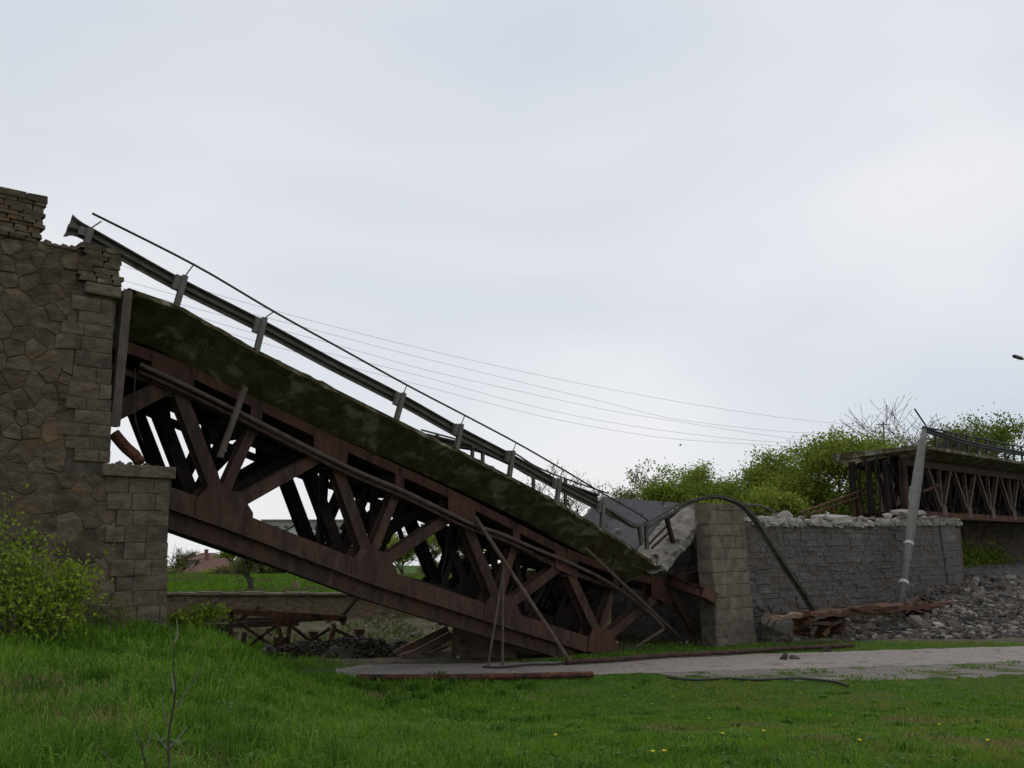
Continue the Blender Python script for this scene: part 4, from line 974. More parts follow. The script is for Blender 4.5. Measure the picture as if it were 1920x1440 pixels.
plate_pts = [((525, 1156), (555, 1158), (550, 1172), (530, 1172)), ((512, 1195), (535, 1195), (536, 1222), (514, 1220)), ((664, 1180), (684, 1180), (680, 1200), (668, 1198)), ((578, 1184), (596, 1184), (592, 1196), (582, 1196))]
for pl in plate_pts:
    f = [AT(*p, 31.9) for p in pl]; bk = [p + np.array([0, .12, 0]) for p in f]
    MB().box8(f + bk).build('gusset_plate', M['rust'], wk)
# timbers under the truss
rr = random.Random(91)
for k, (a, b, r_) in enumerate([((715, 1222), (800, 1200), .07), ((740, 1228), (838, 1180), .12), ((765, 1232), (845, 1190), .1), ((795, 1225), (845, 1196), .07), ((800, 1228), (838, 1212), .05), ((750, 1232), (790, 1215), .07)]):
    p = GP(a[0], a[1], 0.05); q = AT(b[0], b[1], p[1] + 1.5); q[2] = max(q[2], .1)
    o = MB().bar(p, q, r_ * 2.2, r_ * 1.6, (0, 1, 0)).build('timber', M['wood'], origin=p); prop(o, ['thin reddish plank at the outer edge of the heap under the truss', 'thickest weathered timber in the heap under the fallen truss', 'second thickest timber in the heap under the fallen truss', 'thin timber leaning on the footing block under the truss', 'thinnest short stick beside the footing block', 'short timber lying at the front of the heap under the truss'][k], 'timber', 'timbers under the truss')
# mound of dark soil
gz0 = lambda x, y: float(hgt(x, y))
for cx, cy, rx, hh in [(-5.4, 31.4, 1.9, .55), (-6.9, 31.2, 1.5, .4), (-3.9, 31.8, 1.2, .3)]:
    vs = []; fs = []; n1, n2 = 16, 6
    for k in range(n2 + 1):
        for q in range(n1):
            a = 2 * math.pi * q / n1; r_ = rx * (k / n2) * (1 + .15 * math.sin(3 * a + cx)); x, y = cx + r_ * math.cos(a), cy + r_ * math.sin(a) * .6
            vs.append((x, y, float(hgt(x, y)) - .05 + hh * (1 - (k / n2) ** 2) + rr.uniform(-.07, .07)))
    for k in range(n2):
        for q in range(n1): fs.append((k * n1 + q, k * n1 + (q + 1) % n1, (k + 1) * n1 + (q + 1) % n1, (k + 1) * n1 + q))
    o = MB().add(vs, fs).build('soil_mound', M['soil'], origin=(cx, cy, 0)); prop(o, {-5.4: 'largest', -6.9: 'middle sized', -3.9: 'smallest'}[cx] + ' mound of dark soil beside the wrecked trestle', 'soil mound', 'soil mounds by the trestle')
mb = MB()
for k in range(1500):
    cx, cy, rx, hh = rr.choice([(-5.4, 31.4, 1.9, .55), (-6.9, 31.2, 1.5, .4), (-3.9, 31.8, 1.2, .3)]); a = rr.uniform(0, 6.28); q = math.sqrt(rr.random()) * 1.05
    x, y = cx + rx * q * math.cos(a), cy + rx * q * math.sin(a) * .6; h = rr.uniform(.03, .1); zz = gz0(x, y) - .03 + hh * max(0, 1 - q * q)
    mb.box8([np.array([x, y, zz]) + np.array(v) * h + np.array([rr.uniform(-.5, .5), rr.uniform(-.5, .5), rr.uniform(-.4, .4)]) * h for v in [(-1, -1, -.6), (1, -1, -.6), (1, 1, -.6), (-1, 1, -.6), (-.7, -.7, .8), (.7, -.7, .8), (.7, .7, .8), (-.7, .7, .8)]])
o = mb.build('soil_crumbs', M['soil'], origin=(-5.4, 31.4, 0)); prop(o, 'dark soil crumbs covering the mounds by the trestle', 'soil', None, 'stuff')
for k in range(60):
    x, y = rr.uniform(-8.5, -2.8), rr.uniform(30.6, 34); sz = rr.uniform(.12, .4)
    lump('dark_clod', (x, y, float(hgt(x, y)) + .2 * sz + .1), sz, rr.choice(['rock_dark', 'rock_dark', 'rock']), 'dark clod scattered around the wrecked trestle', 'clod', 'clods around the trestle', r=rr)
ft = thing('pier_footing', 'squat stone footing block under the fallen truss beside the timbers', 'footing', W(9.5, 3, 0))
p0 = GP(845, 1233, 0)
MB().box8([(p0[0], p0[1], -.2), (p0[0] + 2.2, p0[1] - .2, -.2), (p0[0] + 2.2, p0[1] + 2, -.2), (p0[0], p0[1] + 2, -.2), (p0[0] + .05, p0[1] + .05, .98), (p0[0] + 2.1, p0[1], .8), (p0[0] + 2.1, p0[1] + 2, .9), (p0[0] + .05, p0[1] + 2, 1.0)]).build('block', M['rubble'], ft)
# far bank retaining wall
rwall = thing('retaining_wall', 'long grey retaining wall along the far bank of the stream', 'wall', (-15, 50, -1))
MB().box8([(-60, 49.45, -1.6), (14, 49.25, -1.6), (14, 50.2, -1.6), (-60, 50.2, -1.6), (-60, 49.75, .93), (14, 49.75, .93), (14, 50.3, .93), (-60, 50.3, .93)]).build('wall_body', M['rubble'], rwall)
cq = random.Random(2); x = -60
while x < 14:
    w_ = min(cq.uniform(1.1, 2.2), 14 - x + .01); a, b, t_ = x + .01, x + w_ - .01, cq.uniform(1.02, 1.1); y_ = 49.55 + cq.uniform(-.06, .05)
    MB().box8([(a, y_, .932), (b, y_, .932), (b, 50.35, .932), (a, 50.35, .932), (a, y_ + .02, t_), (b, y_ + .02, t_ + cq.uniform(-.03, .03)), (b, 50.33, t_), (a, 50.33, t_)]).build('coping_stone', M['quoin'], rwall); x += w_
rr = random.Random(12)
for k in range(70):
    x = rr.uniform(-24, 8); y = 49.2 - abs(rr.gauss(0, 3.5)); sz = rr.uniform(.2, .7)
    lump('bank_stone', (x, y, float(hgt(x, y)) + .15 * sz), sz, rr.choice(['rock', 'rock', 'rock_dark']), 'grey stone strewn on the slope below the far retaining wall', 'stone', 'stones below the far wall', r=rr)

# ------------------------------------------------------------------ houses far behind
def house(name, label, x0, x1, Y, zb, ze, zr, roof, wallm, group=None, gable=False):
    t = thing(name, label, 'house', ((x0 + x1) / 2, Y, zb)); dpt = 7
    MB().box8([(x0, Y, zb), (x1, Y, zb), (x1, Y + dpt, zb), (x0, Y + dpt, zb), (x0, Y, ze), (x1, Y, ze), (x1, Y + dpt, ze), (x0, Y + dpt, ze)]).build('wall', wallm, t)
    e_ = .5; m_ = MB()
    if gable:
        xm = (x0 + x1) / 2
        vs = [(x0 - e_, Y - e_, ze), (xm, Y - e_, zr), (x1 + e_, Y - e_, ze), (x0 - e_, Y + dpt + e_, ze), (xm, Y + dpt + e_, zr), (x1 + e_, Y + dpt + e_, ze)]
        MB().add([(x0, Y - .02, ze - .01), (x1, Y - .02, ze - .01), (xm, Y - .02, zr - .25), (x0, Y + .2, ze - .01), (x1, Y + .2, ze - .01), (xm, Y + .2, zr - .25)], [(0, 1, 2), (5, 4, 3), (0, 2, 5, 3), (1, 4, 5, 2), (0, 3, 4, 1)]).build('gable', wallm, t)
        rb = [(v[0], v[1], v[2] + .15) for v in vs]
        m_.add(vs + rb, [(0, 1, 4, 3), (1, 2, 5, 4), (6, 9, 10, 7), (7, 10, 11, 8), (0, 6, 7, 1), (1, 7, 8, 2), (3, 4, 10, 9), (4, 5, 11, 10), (0, 3, 9, 6), (2, 8, 11, 5)])
    else:
        ym = Y + dpt / 2
        m_.add([(x0 - e_, Y - e_, ze), (x1 + e_, Y - e_, ze), (x1 + e_, Y + dpt + e_, ze), (x0 - e_, Y + dpt + e_, ze), (x0 + 1.2, ym, zr), (x1 - 1.2, ym, zr)], [(0, 1, 5, 4), (2, 3, 4, 5), (1, 2, 5), (3, 0, 4), (3, 2, 1, 0)])
    rf = m_.build('roof', roof, t); BASE[rf] = BASE[t]
    MB().box8([(x0 + 2, Y + 3, zr - .6), (x0 + 2.6, Y + 3, zr - .6), (x0 + 2.6, Y + 3.6, zr - .6), (x0 + 2, Y + 3.6, zr - .6), (x0 + 2, Y + 3, zr + .7), (x0 + 2.6, Y + 3, zr + .7), (x0 + 2.6, Y + 3.6, zr + .7), (x0 + 2, Y + 3.6, zr + .7)]).build('chimney', M['roof'], rf)
    n_ = max(1, int((x1 - x0) / 3))
    for k in range(n_):
        xc = x0 + (k + .5) * (x1 - x0) / n_
        w_ = MB().box8([(xc - .5, Y - .04, zb + 1), (xc + .5, Y - .04, zb + 1), (xc + .5, Y + .05, zb + 1), (xc - .5, Y + .05, zb + 1), (xc - .5, Y - .04, zb + 2.2), (xc + .5, Y - .04, zb + 2.2), (xc + .5, Y + .05, zb + 2.2), (xc - .5, Y + .05, zb + 2.2)]).build('window', M['glass'], t)
    return t
def xat(px, Y): return float(AT(px, 1017, Y)[0])
def zat(py, Y): return float(AT(960, py, Y)[2])
Y = 145; house('house', 'small house with brown red roof seen under the truss beside the abutment', xat(350, Y), xat(425, Y), Y, -4.2, zat(1075, Y), zat(1047, Y), M['roof'], M['plaster'])
Y = 175; house('house', 'house with plain brown roof behind the red roofed house', xat(355, Y), xat(405, Y), Y, -4.2, zat(1050, Y), zat(1037, Y), M['roof'], M['panel'])
Y = 160; house('house', 'small white gabled house glimpsed through the truss', xat(532, Y), xat(570, Y), Y, -4.2, zat(998, Y), zat(984, Y), M['panel'], M['plaster'], gable=True)
ap = thing('apartment_building', 'long grey apartment block glimpsed through the truss', 'building', (xat(560, 280), 280, -4.5))
Y = 280; x0, x1, zt = xat(490, Y), xat(640, Y), zat(977, Y)
MB().box8([(x0, Y, -4.5), (x1, Y, -4.5), (x1, Y + 12, -4.5), (x0, Y + 12, -4.5), (x0, Y, zt), (x1, Y, zt), (x1, Y + 12, zt), (x0, Y + 12, zt)]).build('wall', M['panel'], ap)
MB().box8([(x0 - .4, Y - .4, zt), (x1 + .4, Y - .4, zt), (x1 + .4, Y + 12.4, zt), (x0 - .4, Y + 12.4, zt), (x0 - .4, Y - .4, zt + .5), (x1 + .4, Y - .4, zt + .5), (x1 + .4, Y + 12.4, zt + .5), (x0 - .4, Y + 12.4, zt + .5)]).build('roof', M['concrete_dirty'], ap)
wm = None
for r_ in range(4):
    for k in range(8):
        xc = x0 + (k + .5) * (x1 - x0) / 8; zc = zt - 2.2 - r_ * 2.9
        wv = MB().box8([(xc - .7, Y - .05, zc - .7), (xc + .7, Y - .05, zc - .7), (xc + .7, Y + .1, zc - .7), (xc - .7, Y + .1, zc - .7), (xc - .7, Y - .05, zc + .7), (xc + .7, Y - .05, zc + .7), (xc + .7, Y + .1, zc + .7), (xc - .7, Y + .1, zc + .7)])
        wv.build('window', M['glass'], ap)

# ------------------------------------------------------------------ trees and shrubs
def limb(mb, pts, r0, r1, n=5):
    k = len(pts); mb.tube(pts, [r0 + (r1 - r0) * i / (k - 1) for i in range(k)], n, cap=False)
def grow(mb, p, d, length, r, level, maxl, rnd, tips, spread=.55, up=.25, kids=(3, 4), n=5, minr=.006):
    pts = [np.array(p)]; d = np.array(d) / np.linalg.norm(d); steps = 4
    for i in range(steps):
        d = d + np.array([rnd.gauss(0, .13), rnd.gauss(0, .13), rnd.gauss(0, .08) + up * .12]); d /= np.linalg.norm(d); pts.append(pts[-1] + d * length / steps)
    r1 = max(minr, r * (.62 if level < maxl else .35)); limb(mb, pts, r, r1, n if level < 2 else 4 if level < 3 else 3)
    if level >= 1: tips.append((pts[-1], level)); tips.append((pts[2], level)); tips.append((pts[3], level))
    if level < maxl:
        for k in range(rnd.randint(*kids)):
            t = rnd.uniform(.45, 1.0); i = min(steps - 1, int(t * steps)); q = pts[i] + (pts[i + 1] - pts[i]) * (t * steps - i)
            a = rnd.uniform(0, 6.283); side = np.array([math.cos(a), math.sin(a), rnd.uniform(-.1, .5)])
            nd = d * (1 - spread * .6) + side * spread * rnd.uniform(.7, 1.3) + np.array([0, 0, up * .4])
            grow(mb, q, nd, length * rnd.uniform(.58, .8), max(minr, r1 * rnd.uniform(.55, .8)), level + 1, maxl, rnd, tips, spread, up, kids, n, minr)
def leaves(tips, per, sig, size, c0, c1, rng, flat=.7):
    P = np.array([t[0] for t in tips]); n_ = len(P) * per
    C = np.repeat(P, per, 0) + rng.normal(0, sig, (n_, 3)) * np.array([1, 1, flat])
    return quads(C, size, c0, c1, rng, np.repeat(rng.random(len(P)), per))
def quads(C, size, c0, c1, rng, clump=None):
    n_ = len(C); a = rng.normal(0, 1, (n_, 3)); a /= np.linalg.norm(a, axis=1)[:, None]
    b = np.cross(a, rng.normal(0, 1, (n_, 3))); b /= np.linalg.norm(b, axis=1)[:, None]
    sz = size * rng.uniform(.6, 1.35, (n_, 1)); a = a * sz; b = b * sz * .55
    V = np.stack([C - a, C + b, C + a, C - b], 1).reshape(-1, 3)
    t = rng.random((n_, 1)) * .6 + (clump[:, None] * .4 if clump is not None else rng.random((n_, 1)) * .4)
    col = np.array(c0) + (np.array(c1) - np.array(c0)) * t
    return V, np.repeat(col, 4, 0)
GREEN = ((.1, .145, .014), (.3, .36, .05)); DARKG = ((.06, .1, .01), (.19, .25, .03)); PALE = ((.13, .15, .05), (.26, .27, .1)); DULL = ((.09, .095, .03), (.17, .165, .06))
def tree(name, label, cat, base, height, seed, cols=GREEN, per=26, sig=.35, lsize=.11, maxl=3, stems=1, spread=.55, r=None, up=.25, group=None, kids=(3, 4), lean_=(0, 0), trunk_h=.3, minr=.012):
    rn = random.Random(seed); rng = np.random.default_rng(seed); base = np.array(base, float)
    t = thing(name, label, cat, base, group); mb = MB(); tips = []
    r = r or height * .022
    for k in range(stems):
        a = rn.uniform(0, 6.28); d = np.array([lean_[0] + (.35 * math.cos(a) if stems > 1 else 0), lean_[1] + (.35 * math.sin(a) if stems > 1 else 0), 1])
        p0 = base + np.array([math.cos(a), math.sin(a), 0]) * (.12 * height * .15 if stems > 1 else 0) - np.array([0, 0, .15])
        grow(mb, p0, d, height * (trunk_h + .12), r, 0, maxl, rn, tips, spread, up, kids, 6, minr)
    # scale tips so the crown reaches the wanted height
    V = np.array(mb.v); top = max(V[:, 2].max() - base[2], .1); k = height / top
    V = base + (V - base) * np.array([k ** .8, k ** .8, k]); mb.v = [tuple(v) for v in V]
    tips = [(base + (q - base) * np.array([k ** .8, k ** .8, k]), l) for q, l in tips]
    mb.build('trunk', M['bark'], t, smooth=True)
    if per > 0:
        tl = [q for q in tips if q[1] >= 2] or tips
        v, c = leaves(tl, per, sig, lsize, cols[0], cols[1], rng); big_mesh('crown', v, 4, M['leaf'], c, t)
    return t
def gz(x, y): return float(hgt(x, y))
def tree_px(name, label, cat, px, py_top, Y, seed, zb=None, **k):
    x = xat(px, Y); zb = gz(x, Y) if zb is None else zb; return tree(name, label, cat, (x, Y, zb), zat(py_top, Y) - zb, seed, **k)
G1 = 'trees behind the long pier'
tree_px('leafy_tree', 'big yellow green tree behind the long pier beside the torn deck', 'tree', 1545, 815, 72, 1, cols=GREEN, per=28, sig=.5, lsize=.115, maxl=4, kids=(3, 5), spread=.8)
tree_px('leafy_tree', 'tall yellow green tree left of the big tree behind the pier', 'tree', 1480, 842, 74, 31, cols=GREEN, per=28, sig=.5, lsize=.115, maxl=4, kids=(3, 5), spread=.8)
tree_px('leafy_tree', 'broad bright green tree behind the bent barrier arch', 'tree', 1345, 870, 78, 2, cols=GREEN, per=25, sig=.45, lsize=.115, maxl=4, kids=(3, 5), spread=.95)
tree_px('leafy_tree', 'bright green tree above the pale pilaster, next to the arch', 'tree', 1290, 880, 80, 32, cols=GREEN, per=14, sig=.45, lsize=.115, maxl=4, kids=(3, 5), spread=.9)
tree_px('leafy_tree', 'dense dark green tree between the arch and the big tree', 'tree', 1415, 908, 70, 3, cols=DARKG, per=22, sig=.5, lsize=.115, maxl=4, spread=.75)
tree_px('leafy_tree', 'dark green tree touching the torn end of the standing deck', 'tree', 1600, 850, 82, 4, cols=DARKG, per=28, sig=.5, lsize=.115, maxl=4, spread=.7)
tree_px('leafy_tree', 'rounded green tree above the railing of the standing span', 'tree', 1845, 780, 95, 5, cols=DARKG, per=16, sig=.6, lsize=.15, maxl=4, kids=(3, 5), spread=.95)
tree_px('bare_tree', 'tall bare tree with sparse buds above the torn deck end', 'tree', 1700, 745, 90, 6, cols=DULL, per=1, sig=.3, lsize=.07, maxl=4, kids=(4, 5), spread=.75, minr=.02)
tree_px('bare_tree', 'lower bare tree between the big tree and the torn deck', 'tree', 1640, 800, 92, 16, cols=DULL, per=2, sig=.3, lsize=.08, maxl=4, kids=(4, 5), spread=.8, minr=.018)
tree_px('budding_tree', 'thin budding tree rising over the folded road', 'tree', 1215, 862, 80, 7, cols=PALE, per=4, sig=.3, lsize=.12, maxl=4, spread=.55, minr=.02)
tree_px('bare_tree', 'bare brown tree above the handrail by the fold', 'tree', 1130, 893, 85, 8, cols=DULL, per=2, sig=.3, lsize=.09, maxl=4, spread=.8, minr=.02)
tree_px('bare_tree', 'small bare tree showing above the crash barrier', 'tree', 1070, 893, 88, 9, cols=DULL, per=2, sig=.3, lsize=.09, maxl=4, spread=.8, minr=.02)
tree_px('bare_tree', 'thin bare tree just clearing the crash barrier', 'tree', 1010, 862, 86, 19, cols=DULL, per=1, sig=.3, lsize=.08, maxl=4, spread=.6, minr=.018)
tree_px('leafy_tree', 'low green tree filling the gap behind the pale pilaster', 'tree', 1395, 935, 66, 10, cols=GREEN, per=30, sig=.5, lsize=.15, maxl=3, spread=.8, kids=(4, 5))
tree_px('leafy_tree', 'low bright tree behind the twisted girder', 'tree', 1510, 925, 64, 11, cols=GREEN, per=32, sig=.5, lsize=.15, maxl=3, spread=.8, kids=(4, 5))
tree_px('leafy_tree', 'low dark tree under the corner of the torn deck', 'tree', 1600, 900, 68, 12, cols=DARKG, per=32, sig=.5, lsize=.15, maxl=3, spread=.8, kids=(4, 5))
tree_px('leafy_tree', 'dull green tree hidden behind the standing railing', 'tree', 1760, 815, 93, 13, cols=DULL, per=8, sig=.5, lsize=.15, maxl=4, spread=.7)
tree_px('leafy_tree', 'pale tree beyond the end of the standing railing', 'tree', 1935, 845, 98, 14, cols=DULL, per=10, sig=.5, lsize=.15, maxl=4, spread=.7)
# left background
tree_px('orchard_tree', 'small forked tree on the far meadow under the fallen truss', 'tree', 478, 1028, 54, 27, cols=DULL, per=6, sig=.25, lsize=.06, maxl=4, spread=.85, r=.075, minr=.012, trunk_h=.02)
tree_px('bare_tree', 'little bare tree beside the abutment edge far across the meadow', 'tree', 341, 1022, 110, 24, cols=DULL, per=1, sig=.2, lsize=.06, maxl=4, spread=.6, minr=.025)
tree_px('leafy_tree', 'green tree behind the red roofed house', 'tree', 405, 1026, 165, 25, zb=-4.4, cols=DARKG, per=22, sig=.5, lsize=.2, maxl=3, spread=.7)
rr = random.Random(8)
for k, (px, py, Y) in enumerate([(330, 1076, 100), (365, 1079, 92), (395, 1077, 95), (425, 1070, 90), (455, 1060, 94), (500, 1045, 98), (530, 1050, 92), (565, 1040, 100), (600, 1045, 94), (640, 1030, 100), (720, 1000, 90), (800, 985, 96), (690, 1010, 98), (760, 1000, 92), (860, 985, 92), (930, 1000, 95), (270, 1050, 100), (560, 1015, 130), (690, 990, 130)]):
    hc_ = rr.choice([DULL, DULL, PALE, GREEN]); tn_ = 'dull olive' if hc_ is DULL else 'pale' if hc_ is PALE else 'bright green'; lab = tn_ + ' shrub in the hedge beyond the far meadow'
    tree_px('hedge_shrub', lab, 'shrub', px, py, Y, 60 + k, cols=hc_, per=12, sig=.4, lsize=.14, maxl=2, stems=4, spread=.8, kids=(4, 5), minr=.02, group=tn_ + ' shrubs of the far hedge', r=.06)
for k in range(16):    # tree belt that closes the horizon
    px = -250 + k * 75; Y = rr.uniform(210, 260); tree_px('far_tree', 'far tree in the belt on the horizon beyond the houses', 'tree', px, rr.uniform(1040, 1056), Y, 120 + k, zb=-8.0, cols=rr.choice([DULL, DARKG]), per=20, sig=.9, lsize=.4, maxl=2, spread=.8, kids=(5, 6), minr=.05, group='far tree belt')
# white tarp stump
m_ = MB(); p0 = AT(553, 1108, 56); m_.box8([p0 + np.array(v) for v in [(-.35, 0, -.3), (.45, 0, -.3), (.4, .5, -.3), (-.3, .5, -.3), (-.2, .1, .55), (.05, .1, .6), (.0, .4, .6), (-.2, .4, .5)]])
o = m_.build('pale_stump', M['wood'], origin=p0); prop(o, 'pale broken stump with a brush pile on the far meadow', 'stump')
for k in range(7):
    p = p0 + np.array([rr.uniform(-2.2, .3), rr.uniform(-.3, .6), -.2]); lump('brush_clump', p, rr.uniform(.3, .6), 'rock_dark', 'low brown clump of the brush pile around the pale stump', 'brush', 'brush by the stump', r=rr)

# near bush by the abutment: stems and big bright leaves
def bush(name, label, base, lobes, nleaf, lsize, cols, seed, cat='bush', nst=14, sr=.012, wallside=True):
    rn = random.Random(seed); rng = np.random.default_rng(seed); t = thing(name, label, cat, base); mb = MB(); base = np.array(base, float); cs = []; cl = []
    for i in range(nst):
        lc, lr = lobes[i % len(lobes)]; tgt = np.array(lc) + rng.normal(0, .45, 3) * np.array(lr)
        if tgt[2] < base[2] + .3: tgt[2] = base[2] + .4
        b = base + np.array([rn.uniform(-.3, .3), rn.uniform(-.2, .2), -.1]); b[:2] += (np.array(lc)[:2] - base[:2]) * .55; b[2] = gz(b[0], b[1]) - .08
        md = b + (tgt - b) * .5 + np.array([rn.uniform(-.15, .15), rn.uniform(-.1, .1), .15]); pts = spline([b, md, tgt], 5); limb(mb, pts, sr, sr * .4, 4)
        m_ = max(4, nleaf // nst)
        tt = rng.random(m_) ** .6; P = np.array(pts); idx = np.clip((tt * (len(P) - 1)).astype(int), 0, len(P) - 1)
        cs.append(P[idx] + rng.normal(0, 1, (m_, 3)) * np.array(lr) * .42); cl.append(np.full(m_, rng.random()))
    mb.build('stems', M['twig'], t); C = np.concatenate(cs); cl = np.concatenate(cl)
    gzv = hgt(C[:, 0], C[:, 1]); k = C[:, 2] > gzv + .05
    uv = (C - C0) @ BX
    if wallside: k &= uv < -.12
    v, c = quads(C[k], lsize, cols[0], cols[1], rng, cl[k]); big_mesh('foliage', v, 4, M['leaf'], c, t); return t
BRIGHT = ((.075, .15, .008), (.26, .34, .03)); WEED = ((.09, .1, .02), (.19, .19, .05))
bx_ = AT(40, 1120, 15.2)
bush('leafy_bush', 'bright yellow green bush growing against the stone abutment', (bx_[0], bx_[1], gz(bx_[0], bx_[1])), [(AT(-10, 1050, 15.2), (.8, .6, .55)), (AT(60, 1035, 15.4), (.6, .5, .5)), (AT(-60, 1000, 15), (.8, .5, .7)), (AT(105, 1060, 15.4), (.5, .5, .4)), (AT(20, 1110, 14.6), (.8, .5, .45)), (AT(-20, 960, 15), (.25, .3, .5)), (AT(80, 1110, 15.2), (.6, .4, .4)), (AT(150, 1075, 15.8), (.3, .3, .3))], 6000, .045, BRIGHT, 3, nst=72)
bx_ = AT(210, 1135, 17.6)
bush('weed_clump', 'brownish green weeds at the foot of the abutment corner', (bx_[0], bx_[1], gz(bx_[0], bx_[1])), [(AT(190, 1130, 17.6), (.5, .3, .25)), (AT(225, 1140, 17.9), (.4, .3, .25)), (AT(150, 1125, 17.4), (.4, .3, .25))], 800, .035, WEED, 4, nst=24, cat='weeds')
bx_ = AT(345, 1165, 21.5)
bush('leafy_shrub', 'small bright shrub leaning over the wrecked trestle from the bank', (bx_[0], bx_[1], gz(bx_[0], bx_[1])), [(AT(400, 1142, 22), (.5, .3, .18)), (AT(350, 1158, 21.6), (.4, .3, .2)), (AT(320, 1165, 21.3), (.25, .2, .2))], 1900, .055, BRIGHT, 5, nst=26, cat='shrub', wallside=False)
bx_ = AT(1890, 1085, 57)
bush('leafy_shrub', 'dark green shrub in the shade under the standing span', tuple(W(55, 1.5, 1.5)), [(W(55, 1.5, 2.3), (.9, .8, .6)), (W(58, 1.2, 2.5), (1., .8, .7)), (W(52.5, 2.2, 2.2), (.6, .6, .4))], 10, .16, DARKG, 6, nst=18, cat='shrub') if False else None
def shrub_far(name, label, lobes, n_, ls, cols, seed):
    rng = np.random.default_rng(seed); b = np.mean([l[0] for l in lobes], 0); t = thing(name, label, 'shrub', (b[0], b[1], b[2] - 1)); mb = MB(); C = []
    for c, r_ in lobes:
        c = np.array(c); C.append(c + rng.normal(0, .5, (n_, 3)) * np.array(r_))
        for k in range(4): limb(mb, [c + np.array([0, 0, -1.2]), c + rng.normal(0, .2, 3), c + rng.normal(0, .6, 3)], .03, .01, 4)
    mb.build('stems', M['twig'], t); v, cc = quads(np.concatenate(C), ls, cols[0], cols[1], rng); big_mesh('foliage', v, 4, M['leaf'], cc, t)
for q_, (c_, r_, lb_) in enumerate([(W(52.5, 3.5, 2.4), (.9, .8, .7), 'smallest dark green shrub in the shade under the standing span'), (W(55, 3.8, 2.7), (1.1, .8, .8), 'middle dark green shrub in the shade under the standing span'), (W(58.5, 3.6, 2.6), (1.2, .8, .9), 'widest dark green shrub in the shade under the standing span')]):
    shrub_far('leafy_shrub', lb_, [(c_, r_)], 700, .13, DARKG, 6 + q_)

# bare saplings close to the viewer
def sapling(label, strokes, Y, r, seed):
    rn = random.Random(seed); p0 = AT(*strokes[0][0], Y); gx_ = p0[0]; base = (p0[0], Y, gz(p0[0], Y))
    t = thing('bare_sapling', label, 'sapling', base)
    for i, stt in enumerate(strokes):
        pts = spline([AT(x, y, Y + .1 * i * (k / max(1, len(stt) - 1))) for k, (x, y) in enumerate(stt)], 5)
        if i == 0: pts = [np.array([base[0], base[1], base[2] - .05])] + [p for p in pts if p[2] > base[2]]
        mb = MB(); limb(mb, pts, r if i == 0 else r * .6, r * .25, 5); mb.build('stem' if i == 0 else 'twig', M['bark'] if i == 0 else M['twig'], t)
    rng = np.random.default_rng(seed)
sapling('thin bare sapling with forked twigs standing in the near grass', [[(318, 1470), (316, 1400), (318, 1366), (326, 1320), (329, 1290), (325, 1250), (326, 1205), (317, 1160)], [(318, 1370), (309, 1335), (303, 1302)], [(331, 1325), (350, 1295), (372, 1262), (387, 1240)], [(318, 1402), (340, 1376), (352, 1362)], [(317, 1410), (300, 1385), (290, 1372)], [(327, 1300), (322, 1270), (320, 1262)], [(326, 1206), (333, 1190), (331, 1160)]], 6.5, .011, 1)
sapling('short brown bare sapling beside the forked sapling', [[(280, 1470), (270, 1420), (258, 1380), (252, 1350)], [(262, 1395), (250, 1370)], [(268, 1412), (280, 1390), (283, 1375)]], 6.3, .007, 2)
sapling('slender bare sapling at the foot of the grassy slope', [[(222, 1480), (210, 1440), (190, 1395), (176, 1370)], [(200, 1418), (190, 1410), (180, 1408)]], 6.1, .005, 3)

# ------------------------------------------------------------------ wires and a bird
lines = [[(300, 520), (550, 592), (775, 650), (995, 700), (1160, 733), (1312, 760), (1475, 784), (1600, 797)], [(300, 545), (537, 605), (775, 667), (910, 700), (1120, 751), (1275, 787), (1480, 810), (1600, 812)], [(300, 560), (550, 625), (700, 666), (825, 700), (1120, 765), (1250, 787), (1480, 822), (1600, 828)], [(300, 572), (560, 648), (770, 700), (1000, 762), (1175, 797), (1350, 820), (1475, 830), (1600, 836)], [(300, 585), (560, 662), (795, 724), (1000, 777), (1175, 811), (1300, 826), (1475, 836), (1600, 842)]]
for i, ln in enumerate(lines):
    pts = [AT(x, y, 70 + (x - 300) * .03) for x, y in ln]; d = pts[0] - pts[1]; pts = [pts[0] + d * 2.2 + np.array([0, 0, .8])] + pts
    d = pts[-1] - pts[-2]; pts.append(pts[-1] + d * .5)
    o = MB().tube(spline(pts, 6), .014, 4, cap=False).build('overhead_wire', M['wire'], origin=pts[-1])
    prop(o, ['topmost', 'second highest', 'third highest', 'fourth highest', 'lowest'][i] + ' of five thin overhead wires crossing the sky behind the span', 'wire', 'overhead wires')
pp_ = AT(1660, 850, 112)
up_ = thing('utility_pole', 'pole carrying the overhead wires hidden among the trees behind the pier', 'pole', (pp_[0], pp_[1], gz(pp_[0], pp_[1])))
ztop = AT(1660, 800, 112)[2] + .6
MB().tube([(pp_[0], pp_[1], gz(pp_[0], pp_[1]) - .3), (pp_[0], pp_[1], ztop)], [.16, .1], 8).build('shaft', M['pole'], up_)
for k in range(3): MB().bar((pp_[0] - .9, pp_[1], ztop - .3 - k * 1.0), (pp_[0] + .9, pp_[1], ztop - .3 - k * 1.0), .1, .1, (0, 1, 0)).build('crossarm', M['wood'], up_)
bd = thing('bird', 'tiny dark bird flying in the grey sky below the wires', 'bird', AT(1276, 835, 60))
c = AT(1276, 835, 60)
MB().tube([c + np.array([-.12, 0, .01]), c + np.array([-.05, 0, .02]), c, c + np.array([.06, 0, .02]), c + np.array([.1, 0, .03])], [.008, .03, .04, .028, .012], 6).build('body', M['lamp'], bd)
